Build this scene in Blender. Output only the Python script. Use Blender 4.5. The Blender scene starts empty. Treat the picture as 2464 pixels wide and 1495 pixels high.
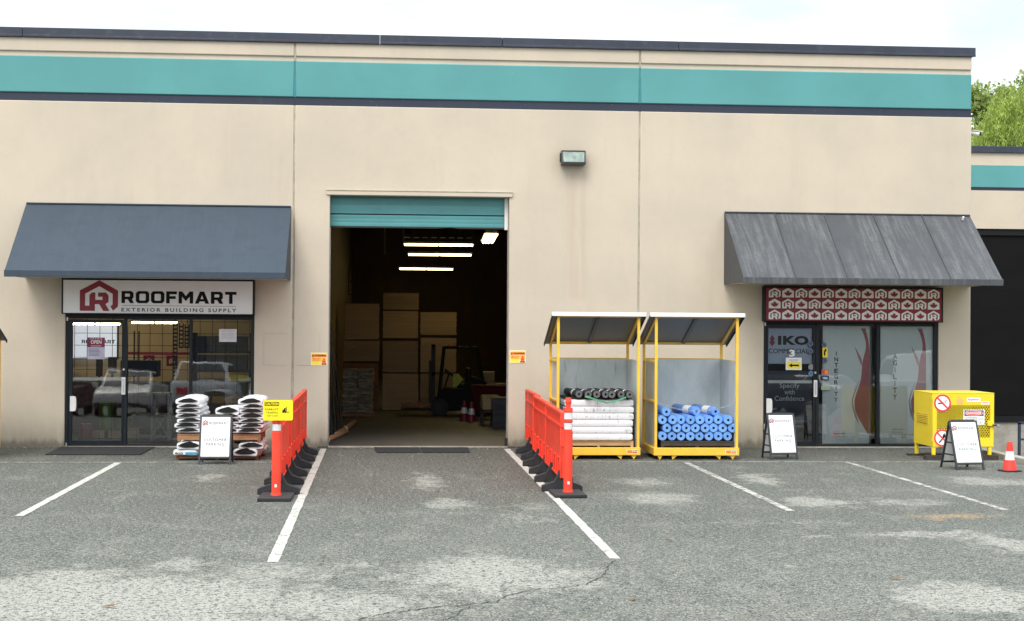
import bpy, bmesh, math, random
from mathutils import Vector, Matrix
random.seed(7)
sc = bpy.context.scene
COL = sc.collection
RAD = math.radians

# ------------------------------------------------------------------ camera
cam_d = bpy.data.cameras.new('camera'); cam = bpy.data.objects.new('camera', cam_d); COL.objects.link(cam)
YAW, PITCH, ROLL = 0.08202702, 0.00743343, 0.00716002
_f = Vector((math.sin(YAW)*math.cos(PITCH), math.cos(YAW)*math.cos(PITCH), math.sin(PITCH)))
_r = Vector((math.cos(YAW), -math.sin(YAW), 0)); _u = _r.cross(_f)
_r2 = _r*math.cos(ROLL) + _u*math.sin(ROLL); _u2 = _u*math.cos(ROLL) - _r*math.sin(ROLL)
cam.matrix_world = Matrix(((_r2.x,_u2.x,-_f.x,0.0),(_r2.y,_u2.y,-_f.y,-27.0),(_r2.z,_u2.z,-_f.z,2.12188),(0,0,0,1)))
cam_d.sensor_width = 36.0; cam_d.lens = 3840.0/2464.0*36.0
cam_d.clip_start = .1; cam_d.clip_end = 2000
sc.camera = cam

# ------------------------------------------------------------------ world: bright overcast
SUN_EL, SUN_AZ = RAD(52), RAD(205)      # azimuth clockwise from +Y: behind the camera, a little to its left
w = bpy.data.worlds.new('World'); sc.world = w; w.use_nodes = True
nt = w.node_tree; nt.nodes.clear()
def wn(t, **k):
    n = nt.nodes.new(t)
    for a, b in k.items(): setattr(n, a, b)
    return n
out = wn('ShaderNodeOutputWorld'); add = wn('ShaderNodeAddShader')
sky = wn('ShaderNodeTexSky'); sky.sky_type = 'NISHITA'; sky.sun_disc = False
sky.sun_elevation = SUN_EL; sky.sun_rotation = SUN_AZ; sky.dust_density = 3.0
b1 = wn('ShaderNodeBackground'); b1.inputs[1].default_value = 0.05
nt.links.new(sky.outputs[0], b1.inputs[0])
tc = wn('ShaderNodeTexCoord'); sep = wn('ShaderNodeSeparateXYZ'); nt.links.new(tc.outputs['Generated'], sep.inputs[0])
cl = wn('ShaderNodeClamp'); nt.links.new(sep.outputs[2], cl.inputs[0])
ma = wn('ShaderNodeMath', operation='MULTIPLY_ADD'); ma.inputs[1].default_value = 2/3; ma.inputs[2].default_value = 1/3
nt.links.new(cl.outputs[0], ma.inputs[0])
mp = wn('ShaderNodeMapping'); mp.inputs['Scale'].default_value = (1.6, 1.6, 5.0); mp.inputs['Location'].default_value = (.35, .1, .2)
nt.links.new(tc.outputs['Generated'], mp.inputs[0])
nz = wn('ShaderNodeTexNoise'); nz.inputs['Scale'].default_value = 2.2; nz.inputs['Detail'].default_value = 5; nz.inputs['Roughness'].default_value = .55
nt.links.new(mp.outputs[0], nz.inputs['Vector'])
rp = wn('ShaderNodeValToRGB'); rp.color_ramp.elements[0].position = .38; rp.color_ramp.elements[0].color = (.53,.585,.592,1)
rp.color_ramp.elements[1].position = .66; rp.color_ramp.elements[1].color = (1,1,.99,1)
nt.links.new(nz.outputs[0], rp.inputs[0])
mx = wn('ShaderNodeVectorMath', operation='SCALE'); nt.links.new(rp.outputs[0], mx.inputs[0]); nt.links.new(ma.outputs[0], mx.inputs['Scale'])
b2 = wn('ShaderNodeBackground'); b2.inputs[1].default_value = 1.9
nt.links.new(mx.outputs[0], b2.inputs[0])
nt.links.new(b1.outputs[0], add.inputs[0]); nt.links.new(b2.outputs[0], add.inputs[1]); nt.links.new(add.outputs[0], out.inputs[0])

sun_d = bpy.data.lights.new('sun', 'SUN'); sun = bpy.data.objects.new('sun', sun_d); COL.objects.link(sun)
sun_d.energy = 1.1; sun_d.angle = RAD(25); sun_d.color = (1.0, .95, .86)
_sd = Vector((math.sin(SUN_AZ)*math.cos(SUN_EL), math.cos(SUN_AZ)*math.cos(SUN_EL), math.sin(SUN_EL)))
sun.rotation_euler = _sd.to_track_quat('Z', 'Y').to_euler()

sc.view_settings.view_transform = 'Standard'; sc.view_settings.look = 'None'
sc.view_settings.exposure = 0.62; sc.view_settings.gamma = 1.0; sc.view_settings.use_curve_mapping = False
sc.cycles.max_bounces = 8; sc.cycles.diffuse_bounces = 4; sc.cycles.transparent_max_bounces = 24
sc.cycles.use_denoising = True; sc.cycles.sample_clamp_indirect = 6.0

# ------------------------------------------------------------------ mesh helpers
class MB:
    def __init__(s): s.v, s.f, s.m = [], [], []
    def add(s, vs, fs, m=0):
        o = len(s.v); s.v += [tuple(v) for v in vs]; s.f += [tuple(i+o for i in f) for f in fs]; s.m += [m]*len(fs); return s
    def box(s, x0, x1, y0, y1, z0, z1, m=0):
        vs = [(x,y,z) for z in (z0,z1) for y in (y0,y1) for x in (x0,x1)]
        return s.add(vs, [(0,2,3,1),(4,5,7,6),(0,1,5,4),(2,6,7,3),(0,4,6,2),(1,3,7,5)], m)
    def prism(s, poly, ax, a, b, m=0):
        n = len(poly)
        P = {'x': lambda p, t: (t,p[0],p[1]), 'y': lambda p, t: (p[0],t,p[1]), 'z': lambda p, t: (p[0],p[1],t)}[ax]
        vs = [P(p,a) for p in poly] + [P(p,b) for p in poly]
        fs = [tuple(range(n)), tuple(range(2*n-1, n-1, -1))] + [(i,(i+1)%n,n+(i+1)%n,n+i) for i in range(n)]
        return s.add(vs, fs, m)
    def flat(s, poly, y, m=0):
        return s.add([(p[0],y,p[1]) for p in poly], [tuple(range(len(poly)))], m)
    def rect(s, x0, x1, z0, z1, y, m=0):
        return s.flat([(x0,z0),(x1,z0),(x1,z1),(x0,z1)], y, m)
    def disc(s, cx, cz, r, y, n=28, m=0, r0=0):
        if r0 == 0: return s.flat([(cx+r*math.cos(2*math.pi*i/n), cz+r*math.sin(2*math.pi*i/n)) for i in range(n)], y, m)
        vs = [(cx+q*math.cos(2*math.pi*i/n), y, cz+q*math.sin(2*math.pi*i/n)) for q in (r0,r) for i in range(n)]
        return s.add(vs, [(i,(i+1)%n,n+(i+1)%n,n+i) for i in range(n)], m)
    def cyl(s, p0, p1, r0, r1=None, n=12, m=0, caps=True):
        r1 = r0 if r1 is None else r1
        p0, p1 = Vector(p0), Vector(p1); d = (p1-p0).normalized()
        a = d.orthogonal().normalized(); b = d.cross(a)
        vs = [p0+(a*math.cos(2*math.pi*i/n)+b*math.sin(2*math.pi*i/n))*r0 for i in range(n)] + [p1+(a*math.cos(2*math.pi*i/n)+b*math.sin(2*math.pi*i/n))*r1 for i in range(n)]
        fs = [(i,(i+1)%n,n+(i+1)%n,n+i) for i in range(n)]
        if caps: fs += [tuple(range(n-1,-1,-1)), tuple(range(n,2*n))]
        return s.add(vs, fs, m)
    def bar(s, p0, p1, wx, wy=None, m=0, up=(0,0,1)):
        wy = wx if wy is None else wy
        p0, p1 = Vector(p0), Vector(p1); d = (p1-p0).normalized(); u = Vector(up)
        if abs(d.dot(u)) > .95: u = Vector((0,1,0))
        a = d.cross(u).normalized()*wx/2; b = d.cross(a).normalized()*wy/2
        vs = [p+i*a+j*b for p in (p0,p1) for j in (-1,1) for i in (-1,1)]
        return s.add(vs, [(0,2,3,1),(4,5,7,6),(0,1,5,4),(2,6,7,3),(0,4,6,2),(1,3,7,5)], m)
    def tube(s, pts, r, n=8, m=0):
        for a, b in zip(pts, pts[1:]): s.cyl(a, b, r, n=n, m=m)
        return s
    def annulus_roll(s, p0, p1, r, ri, n=20, m=0, mend=1, mcore=2):
        """a roll with a cored end at p0: side, end face ring, short recessed core"""
        p0, p1 = Vector(p0), Vector(p1); d = (p1-p0).normalized(); a = d.orthogonal().normalized(); b = d.cross(a)
        R = lambda c, q: [c+(a*math.cos(2*math.pi*i/n)+b*math.sin(2*math.pi*i/n))*q for i in range(n)]
        e = d*.008
        vs = R(p0,r-.006)+R(p0+e,r)+R(p1-e,r)+R(p1,r-.006)+R(p0,ri)+R(p0+d*.12,ri)+R(p1,ri)
        Q = lambda i, j, k: [(i*n+t, i*n+(t+1)%n, j*n+(t+1)%n, j*n+t) for t in range(n)]
        s.add(vs, Q(0,1,0)+Q(1,2,0)+Q(2,3,0), m)
        o = len(s.v)-len(vs)
        for fs, mm in ((Q(0,4,0),mend),(Q(4,5,0),mcore),([tuple(range(5*n,6*n))],mcore),(Q(3,6,0),mend),([tuple(range(6*n,7*n))],mcore)):
            s.f += [tuple(i+o for i in f) for f in fs]; s.m += [mm]*len(fs)
        return s
    def mesh(s, name, mats, angle=38):
        me = bpy.data.meshes.new(name); me.from_pydata(s.v, [], s.f)
        for q in (mats if isinstance(mats, (list, tuple)) else [mats]): me.materials.append(q)
        me.polygons.foreach_set('material_index', s.m)
        bm = bmesh.new(); bm.from_mesh(me); bmesh.ops.recalc_face_normals(bm, faces=bm.faces); bm.to_mesh(me); bm.free()
        me.polygons.foreach_set('use_smooth', [True]*len(me.polygons)); me.set_sharp_from_angle(angle=RAD(angle)); me.update()
        return me
    def build(s, name, mats, parent=None, bevel=0, loc=None, angle=38):
        return link(name, s.mesh(name, mats, angle), parent, bevel, loc)
def link(name, me, parent=None, bevel=0, loc=None, rot=None):
    o = bpy.data.objects.new(name, me); COL.objects.link(o)
    if parent is not None: o.parent = parent
    if loc is not None: o.location = loc
    if rot is not None: o.rotation_euler = rot
    if bevel:
        b = o.modifiers.new('bevel', 'BEVEL'); b.width = bevel; b.segments = 2; b.limit_method = 'ANGLE'; b.angle_limit = RAD(40)
    return o
def tag(o, label=None, cat=None, group=None, kind=None):
    if label: o['label'] = label
    if cat: o['category'] = cat
    if group: o['group'] = group
    if kind: o['kind'] = kind
    return o
def thing(name, label, cat, loc=(0,0,0), rz=0, group=None):
    o = bpy.data.objects.new(name, None); COL.objects.link(o); o.location = loc; o.rotation_euler = (0,0,rz); o.empty_display_size = .1
    return tag(o, label, cat, group)
def dup(root, loc=None, rz=None, label=None, group=None):
    def cp(o, par):
        c = o.copy(); COL.objects.link(c)
        if par is not None: c.parent = par
        for ch in kids.get(o.name, []): cp(ch, c)
        return c
    kids = {}
    def walk(o):
        kids[o.name] = list(o.children)
        for ch in o.children: walk(ch)
    walk(root)
    r = cp(root, None)
    if loc is not None: r.location = loc
    if rz is not None: r.rotation_euler = (0,0,rz) if not isinstance(rz, tuple) else rz
    return tag(r, label, None, group)

_tx = {}
def text_geo(s, bold=0.0, space=1.0):
    k = (s, bold, space)
    if k not in _tx:
        cu = bpy.data.curves.new('lettering', 'FONT'); cu.body = s; cu.offset = bold; cu.space_character = space; cu.resolution_u = 3; cu.align_x = 'CENTER'
        ob = bpy.data.objects.new('lettering', cu); COL.objects.link(ob)
        me = ob.to_mesh(); vs = [(v.co.x, v.co.y) for v in me.vertices]; fs = [tuple(p.vertices) for p in me.polygons]
        ob.to_mesh_clear(); bpy.data.objects.remove(ob); bpy.data.curves.remove(cu)
        xs = [v[0] for v in vs]; ys = [v[1] for v in vs]; x0, x1, y0, y1 = min(xs), max(xs), min(ys), max(ys)
        _tx[k] = ([((x-x0)/(x1-x0), (y-y0)/(y1-y0)) for x, y in vs], fs)
    return _tx[k]
def put_text(mb, s, x0, x1, z0, z1, y, m=0, bold=0.0, space=1.0):
    if bold and any(c in s for c in 'MW'):          # heavy strokes of these letters fold over when offset: strike the print three times instead
        d = bold*1.3*(z1-z0)
        for i, k in enumerate((-1,1)): put_text(mb, s, x0+k*d, x1+k*d, z0, z1, y-.0002*(i+1), m, 0.0, space)
        bold = 0.0
    vs, fs = text_geo(s, bold, space)
    return mb.add([(x0+u*(x1-x0), y, z0+v*(z1-z0)) for u, v in vs], fs, m)

# ------------------------------------------------------------------ materials
def newmat(name):
    m = bpy.data.materials.new(name); m.use_nodes = True; t = m.node_tree; t.nodes.clear()
    o = t.nodes.new('ShaderNodeOutputMaterial'); b = t.nodes.new('ShaderNodeBsdfPrincipled'); t.links.new(b.outputs[0], o.inputs[0])
    return m, t, b
class NT:
    """small node-building shorthand"""
    def __init__(s, t): s.t = t
    def n(s, ty, **k):
        q = s.t.nodes.new(ty)
        for a, b in k.items(): setattr(q, a, b)
        return q
    def l(s, a, b): s.t.links.new(a, b)
    def val(s, x, sock):
        if isinstance(x, bpy.types.NodeSocket): s.l(x, sock)
        else: sock.default_value = x
    def math(s, op, a, b=0.0, c=0.0, clamp=False):
        q = s.n('ShaderNodeMath', operation=op, use_clamp=clamp); s.val(a, q.inputs[0]); s.val(b, q.inputs[1]); s.val(c, q.inputs[2]); return q.outputs[0]
    def noise(s, vec, scale, detail=3, rough=.55, dist=0.0):
        q = s.n('ShaderNodeTexNoise'); s.l(vec, q.inputs['Vector']); q.inputs['Scale'].default_value = scale; q.inputs['Detail'].default_value = detail
        q.inputs['Roughness'].default_value = rough; q.inputs['Distortion'].default_value = dist; return q.outputs[0]
    def smap(s, v, a, b, c=0.0, d=1.0):
        q = s.n('ShaderNodeMapRange', interpolation_type='SMOOTHSTEP'); s.val(v, q.inputs[0])
        for i, x in enumerate((a,b,c,d)): q.inputs[i+1].default_value = x
        return q.outputs[0]
    def mix(s, f, a, b, bt='MIX'):
        q = s.n('ShaderNodeMix', data_type='RGBA', blend_type=bt); s.val(f, q.inputs[0])
        for x, k in ((a,6),(b,7)):
            if isinstance(x, bpy.types.NodeSocket): s.l(x, q.inputs[k])
            else: q.inputs[k].default_value = (*x[:3],1)
        return q.outputs[2]
    def vscale(s, vec, v3):
        q = s.n('ShaderNodeVectorMath', operation='MULTIPLY'); s.l(vec, q.inputs[0]); q.inputs[1].default_value = v3; return q.outputs[0]
    def pos(s): return s.n('ShaderNodeNewGeometry').outputs['Position']
    def objco(s):
        tcn = s.n('ShaderNodeTexCoord'); oi = s.n('ShaderNodeObjectInfo'); a = s.n('ShaderNodeVectorMath', operation='ADD')
        sc_ = s.math('MULTIPLY', oi.outputs['Random'], 37.0)
        s.l(tcn.outputs['Object'], a.inputs[0]); s.l(sc_, a.inputs[1]); return a.outputs[0]
    def bump(s, h, strength, dist, bsdf):
        q = s.n('ShaderNodeBump'); q.inputs['Strength'].default_value = strength; q.inputs['Distance'].default_value = dist
        s.l(h, q.inputs['Height']); s.l(q.outputs[0], bsdf.inputs['Normal'])
def pmat(name, col, rough=.5, metal=0.0, var=.10, scale=5.0, bump=0.0, bscale=60.0, spec=.5, dirt=0.0, dcol=(.10,.09,.075), stretch=(1,1,1), objvar=0.0):
    m, t, b = newmat(name); N = NT(t); co = N.objco(); v = N.vscale(co, stretch)
    n1 = N.noise(v, scale, 4, .6)
    lo = tuple(c*(1-var) for c in col); hi = tuple(min(1,c*(1+var)) for c in col)
    c = N.mix(N.smap(n1, .3, .7), lo, hi)
    if objvar:
        oi = N.n('ShaderNodeObjectInfo'); q = N.n('ShaderNodeHueSaturation'); N.l(c, q.inputs['Color'])
        N.l(N.math('MULTIPLY_ADD', oi.outputs['Random'], 2*objvar, 1-objvar), q.inputs['Value']); c = q.outputs[0]
    if dirt:
        n2 = N.noise(co, scale*2.7, 6, .7); c = N.mix(N.math('MULTIPLY', N.smap(n2, .52, .72), dirt), c, dcol)
    N.l(c, b.inputs['Base Color']); b.inputs['Metallic'].default_value = metal; b.inputs['Specular IOR Level'].default_value = spec
    N.l(N.smap(n1, .2, .8, max(.03,rough-.08), min(1,rough+.08)), b.inputs['Roughness'])
    if bump: N.bump(N.noise(v, bscale, 4, .6), bump, .01, b)
    return m
def emat(name, col, strength):
    m, t, b = newmat(name); b.inputs['Base Color'].default_value = (*col,1)
    b.inputs['Emission Color'].default_value = (*col,1); b.inputs['Emission Strength'].default_value = strength; return m
def glass(name, tint=(.92,.935,.94), ior=1.5, refl=1.0):
    m = bpy.data.materials.new(name); m.use_nodes = True; t = m.node_tree; t.nodes.clear(); N = NT(t)
    o = N.n('ShaderNodeOutputMaterial'); tr = N.n('ShaderNodeBsdfTransparent'); gl = N.n('ShaderNodeBsdfGlossy'); mixs = N.n('ShaderNodeMixShader'); fr = N.n('ShaderNodeFresnel')
    tr.inputs[0].default_value = (*tint,1); gl.inputs['Roughness'].default_value = .015; fr.inputs[0].default_value = ior
    wob = N.n('ShaderNodeBump'); wob.inputs['Strength'].default_value = .05; wob.inputs['Distance'].default_value = .02
    N.l(N.noise(N.pos(), 1.6, 2), wob.inputs['Height']); N.l(wob.outputs[0], gl.inputs['Normal'])
    N.l(N.math('MULTIPLY', fr.outputs[0], refl, clamp=True), mixs.inputs[0]); N.l(tr.outputs[0], mixs.inputs[1]); N.l(gl.outputs[0], mixs.inputs[2]); N.l(mixs.outputs[0], o.inputs[0])
    return m

BEIGE = (.575,.510,.415)
def wall_mat(name, base, dirty=True):
    m, t, b = newmat(name); N = NT(t); p = N.pos()
    n1 = N.noise(p, .55, 4, .6); n2 = N.noise(N.vscale(p, (2.2,2.2,.25)), 1.5, 5, .65); n3 = N.noise(p, 9, 4, .6)
    c = N.mix(N.smap(n1, .3, .7), tuple(x*.92 for x in base), (min(1,base[0]*1.055),base[1]*1.035,base[2]*1.02))
    c = N.mix(N.math('MULTIPLY', N.smap(n2, .50, .76), .13), c, (.36,.32,.25))
    c = N.mix(N.math('MULTIPLY', N.smap(n3, .45, .75), .10), c, (.42,.37,.30))
    sp = N.n('ShaderNodeSeparateXYZ'); N.l(p, sp.inputs[0])
    if dirty:
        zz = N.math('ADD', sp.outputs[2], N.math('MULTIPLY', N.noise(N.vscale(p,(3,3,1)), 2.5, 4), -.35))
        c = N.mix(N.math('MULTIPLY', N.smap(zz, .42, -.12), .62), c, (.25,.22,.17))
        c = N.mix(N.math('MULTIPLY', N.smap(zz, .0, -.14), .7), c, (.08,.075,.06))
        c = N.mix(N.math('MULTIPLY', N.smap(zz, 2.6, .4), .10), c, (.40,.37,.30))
        # rusty run-off below the wall lamp, darker halo around it
        dx = N.math('ABSOLUTE', N.math('SUBTRACT', sp.outputs[0], 3.30)); inx = N.smap(dx, .24, .14)
        inz = N.math('MULTIPLY', N.smap(sp.outputs[2], 2.45, 2.6), N.smap(sp.outputs[2], 4.85, 4.6))
        st = N.math('MULTIPLY', N.math('MULTIPLY', inx, inz), N.smap(N.noise(N.vscale(p,(5,5,.15)), 2.0, 4), .35, .6))
        c = N.mix(N.math('MULTIPLY', st, .20), c, (.42,.27,.20))
        dv = N.n('ShaderNodeVectorMath', operation='SUBTRACT'); N.l(N.vscale(p,(1,0,1)), dv.inputs[0]); dv.inputs[1].default_value = (3.22,0,4.80)
        ln = N.n('ShaderNodeVectorMath', operation='LENGTH'); N.l(dv.outputs[0], ln.inputs[0])
        c = N.mix(N.math('MULTIPLY', N.smap(ln.outputs[1], .55, .15), .16), c, (.2,.18,.13))
    N.l(c, b.inputs['Base Color']); b.inputs['Roughness'].default_value = .82; b.inputs['Specular IOR Level'].default_value = .3
    N.bump(N.math('ADD', N.noise(p, 55, 4, .65), N.math('MULTIPLY', N.noise(p, 1.3, 3), 2.0)), .22, .012, b)
    return m
def paint_band(name, base):
    m, t, b = newmat(name); N = NT(t); p = N.pos()
    c = N.mix(N.smap(N.noise(p, .5, 4), .3, .7), tuple(x*.92 for x in base), tuple(x*1.07 for x in base))
    c = N.mix(N.math('MULTIPLY', N.smap(N.noise(N.vscale(p,(3,3,.3)), 2.0, 5, .65), .55, .8), .14), c, tuple(x*.5+.1 for x in base))
    c = N.mix(N.math('MULTIPLY', N.smap(N.noise(p, 23, 2), .72, .76), .5), c, tuple(x*.6+.25 for x in base))
    N.l(c, b.inputs['Base Color']); b.inputs['Roughness'].default_value = .6; b.inputs['Specular IOR Level'].default_value = .35
    N.bump(N.noise(p, 55, 4, .65), .15, .01, b); return m
M = {}
M['wall'] = wall_mat('beige_paint', BEIGE); M['teal'] = paint_band('teal_paint', (.100,.315,.322)); M['navy'] = paint_band('navy_paint', (.030,.038,.062))
M['coping'] = pmat('coping_metal', (.028,.036,.058), .42, .0, .12, 2, spec=.5, dirt=.15, dcol=(.2,.2,.2))
M['seal_b'] = pmat('sealant_beige', (.40,.37,.29), .8, var=.2, dirt=.4, dcol=(.2,.2,.15)); M['seal_t'] = pmat('sealant_teal', (.06,.24,.28), .7)
M['frame'] = pmat('frame_charcoal', (.011,.015,.021), .42, spec=.28, var=.12, scale=3, dirt=.08, dcol=(.10,.10,.10))
M['black'] = pmat('matte_black', (.008,.008,.010), .55, spec=.25); M['white'] = pmat('white_plastic', (.80,.80,.79), .4, var=.03, dirt=.08, dcol=(.4,.4,.38))
M['chrome'] = pmat('aluminium', (.62,.62,.62), .35, .9, var=.1)
M['glass'] = glass('window_glass', refl=2.0)
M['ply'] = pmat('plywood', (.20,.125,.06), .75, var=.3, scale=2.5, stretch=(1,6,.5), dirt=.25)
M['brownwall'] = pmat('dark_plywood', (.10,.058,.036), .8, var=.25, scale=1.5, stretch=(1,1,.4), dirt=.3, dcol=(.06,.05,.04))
M['deck'] = pmat('roof_deck', (.10,.06,.045), .8, var=.2); M['steel_d'] = pmat('dark_steel', (.03,.028,.028), .55, .3)
M['shopwall'] = pmat('shop_wall_cream', (.68,.53,.30), .8, var=.06, scale=1.2); M['shopfloor'] = pmat('shop_floor', (.035,.033,.032), .5)
M['red_b'] = pmat('brand_red', (.24,.012,.028), .45, var=.06); M['ink'] = pmat('ink_black', (.008,.009,.011), .6, spec=.15); M['ink_b'] = pmat('ink_bluegrey', (.075,.105,.13), .6, spec=.15)
M['concrete'] = pmat('concrete', (.34,.32,.28), .85, var=.18, scale=3, bump=.3, bscale=40, dirt=.4, dcol=(.14,.13,.11))
M['orange'] = pmat('barrier_orange', (.86,.060,.028), .45, var=.10, scale=3, bump=.08, bscale=15, dirt=.30, dcol=(.52,.10,.07), objvar=.06)
M['rubber'] = pmat('black_rubber', (.018,.018,.021), .7, var=.25, scale=6, bump=.2, dirt=.2, dcol=(.08,.08,.075))
M['reflect'] = pmat('reflective_tape', (.72,.73,.74), .3, var=.05)
M['yellow'] = pmat('cage_yellow', (.86,.54,.055), .42, var=.07, scale=4, dirt=.16, dcol=(.35,.17,.05)); M['lemon'] = pmat('cabinet_yellow', (.86,.66,.028), .40, var=.04, scale=2, dirt=.10, dcol=(.40,.24,.04))
def galv():
    m, t, b = newmat('galvanised_sheet'); N = NT(t); co = N.objco()
    v = N.n('ShaderNodeTexVoronoi'); N.l(co, v.inputs['Vector']); v.inputs['Scale'].default_value = 45
    n = N.noise(N.vscale(co,(1,1,.6)), 3.0, 5, .65)
    c = N.mix(N.smap(n, .3, .7), (.47,.53,.52), (.64,.69,.675)); c = N.mix(N.math('MULTIPLY', v.outputs['Distance'], .35), c, (.6,.64,.64))
    c = N.mix(N.math('MULTIPLY', N.smap(N.noise(N.vscale(co,(9,9,1.2)), 2, 4), .6, .75), .45), c, (.17,.17,.15))
    N.l(c, b.inputs['Base Color']); b.inputs['Metallic'].default_value = .12; b.inputs['Roughness'].default_value = .5; return m
M['galv'] = galv()
M['roofsheet'] = pmat('roof_sheet', (.30,.31,.31), .4, .4, var=.15, scale=2, stretch=(1,4,1))
M['roofunder'] = pmat('roof_underside', (.085,.115,.145), .35, .2, var=.15, scale=2)
M['wood'] = pmat('pallet_wood', (.30,.155,.075), .8, var=.25, scale=3, stretch=(1,8,8), bump=.2, bscale=30, objvar=.2); M['wood_p'] = pmat('pale_pallet_wood', (.46,.30,.15), .8, var=.2, scale=3, stretch=(1,8,8), objvar=.2)
M['wood_d'] = pmat('dark_wood', (.045,.036,.028), .8, var=.3)

# ------------------------------------------------------------------ ground
PATCH = [(-1.9,-14.7,1.4,1.1,.92),(.9,-13.7,.85,.95,.72),(4.6,-14.9,.7,.8,.72),(-.4,-15.0,.9,.7,.66),(1.6,-9.6,.5,.9,.35),(-2.56,-14.13,0.73,0.99,0.80),(-1.75,-12.93,0.23,0.48,0.60),(-1.56,-14.77,0.62,0.63,0.80),(-0.90,-13.51,0.60,0.66,0.50),(-2.31,-5.14,0.25,0.64,0.55),(0.62,-5.68,0.22,1.25,0.60),(0.78,-8.40,0.27,0.53,0.60),(-0.22,-13.00,0.27,0.24,0.40),(0.92,-13.50,0.44,1.22,0.80),(-1.66,-15.39,0.74,0.32,0.80),(0.63,-9.20,0.69,0.58,0.25),(1.37,-13.68,0.52,0.87,0.60),(1.77,-8.64,0.24,0.41,0.40),(5.20,-5.49,0.26,0.81,0.70),(3.53,-5.90,0.36,0.69,0.60),(3.35,-7.88,0.51,0.79,0.60),(5.24,-8.26,0.48,0.66,0.70),(6.30,-8.30,0.64,0.33,0.50),(5.55,-11.18,0.86,0.24,0.60),(6.09,-11.85,0.31,0.72,0.70),(4.65,-15.13,0.40,0.53,0.90),(8.30,-5.81,0.58,0.71,0.60),(3.57,-10.04,0.14,0.21,0.40),(4.58,-10.14,0.45,0.35,0.40),(4.31,-11.38,0.21,0.15,0.50),(3.54,-13.54,0.09,0.09,0.40)]
DARK = [(2.09,-4.87,0.40,2.67,1.0),(1.0,-2.6,1.4,2.2,1.0),(1.35,-8.17,0.29,0.87,.7),(-0.2,-6.5,.5,3.0,.5),(-2.2,-7.0,1.2,2.6,.3),(3.6,-4.2,1.2,1.0,.4),(3.4,-6.9,.12,.12,.9),(5.9,-6.6,.14,.1,.9),(-2.5,-6.3,.1,.14,.9),(.5,-10.8,.12,.1,.7),(8.6,-7.0,.2,.14,.7)]
def asphalt():
    m, t, b = newmat('asphalt'); N = NT(t); p = N.pos()
    wv = N.n('ShaderNodeTexNoise'); N.l(p, wv.inputs['Vector']); wv.inputs['Scale'].default_value = 2.6; wv.inputs['Detail'].default_value = 6; wv.inputs['Roughness'].default_value = .68
    wc = N.n('ShaderNodeVectorMath', operation='SUBTRACT'); N.l(wv.outputs['Color'], wc.inputs[0]); wc.inputs[1].default_value = (.5,.5,.5)
    wp = N.n('ShaderNodeVectorMath', operation='MULTIPLY_ADD'); N.l(wc.outputs[0], wp.inputs[0]); wp.inputs[1].default_value = (1.0,1.7,0); N.l(p, wp.inputs[2])
    def ell(L):
        acc = None
        for cx, cy, rx, ry, a in L:
            d = N.n('ShaderNodeVectorMath', operation='SUBTRACT'); N.l(wp.outputs[0], d.inputs[0]); d.inputs[1].default_value = (cx,cy,0)
            q = N.n('ShaderNodeVectorMath', operation='LENGTH'); N.l(N.vscale(d.outputs[0], (1/rx,1/ry,0)), q.inputs[0])
            s = N.smap(q.outputs['Value'], 1.6, .30, 0, a); acc = s if acc is None else N.math('MAXIMUM', acc, s)
        return acc
    big = N.noise(p, .35, 4, .6); mid = N.noise(N.vscale(p,(1.6,.8,1)), 1.6, 6, .65); fine = N.noise(p, 21, 3, .75); grit = N.noise(p, 62, 2, .6)
    rag = N.noise(N.vscale(p,(2.6,1.5,1)), 1.9, 9, .76); rag2 = N.noise(N.vscale(p,(1.0,.55,1)), 2.2, 8, .72, .4)
    c = N.mix(N.smap(big, .3, .7), (.058,.069,.058), (.086,.097,.083))
    c = N.mix(N.math('MULTIPLY', N.smap(rag2, .40, .30), .40), c, (.044,.049,.043))
    c = N.mix(N.math('MULTIPLY', N.smap(rag2, .50, .64), .55), c, (.19,.192,.168))
    spx = N.n('ShaderNodeSeparateXYZ'); N.l(p, spx.inputs[0])
    # open lot: more dust where cars turn, away from the building
    c = N.mix(N.math('MULTIPLY', N.math('MULTIPLY', N.smap(spx.outputs[1], -9.0, -14.5), N.smap(rag, .36, .62)), .62), c, (.20,.210,.182))
    # oily brown wheel track up to the loading door
    bay = N.math('MULTIPLY', N.math('MULTIPLY', N.smap(spx.outputs[0], -.95, -.2), N.smap(spx.outputs[0], 2.25, 1.9)), N.smap(N.math('ADD', spx.outputs[1], N.math('MULTIPLY', rag, 3.0)), -9.0, -5.5))
    trk = N.noise(N.vscale(p,(2.4,.35,1)), 1.5, 6, .65)
    c = N.mix(N.math('MULTIPLY', N.math('MULTIPLY', bay, N.smap(trk, .36, .60, .35, 1)), .62), c, (.052,.042,.026))
    c = N.mix(N.math('MULTIPLY', ell(DARK), .45), c, (.040,.037,.028))
    wear = N.math('ADD', N.math('MULTIPLY', ell(PATCH), 1.15), N.math('MULTIPLY', N.math('SUBTRACT', rag, .46), 1.9))
    broken = N.math('MULTIPLY', N.smap(wear, .22, .98), N.smap(fine, .38, .62, .45, 1.0))
    c = N.mix(N.math('MULTIPLY', broken, .92, clamp=True), c, (.42,.415,.37))
    c = N.mix(N.math('MULTIPLY', ell([(6.36,-9.73,0.45,0.22,1.0)]), .8), c, (.36,.23,.10))
    # darker strip along the foot of the wall
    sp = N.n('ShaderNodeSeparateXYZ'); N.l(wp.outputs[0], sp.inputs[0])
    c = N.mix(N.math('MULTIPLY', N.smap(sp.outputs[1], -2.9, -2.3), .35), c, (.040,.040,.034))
    c = N.mix(N.math('MULTIPLY', N.smap(sp.outputs[1], -.75, -.25), .6), c, (.022,.022,.018))
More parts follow.
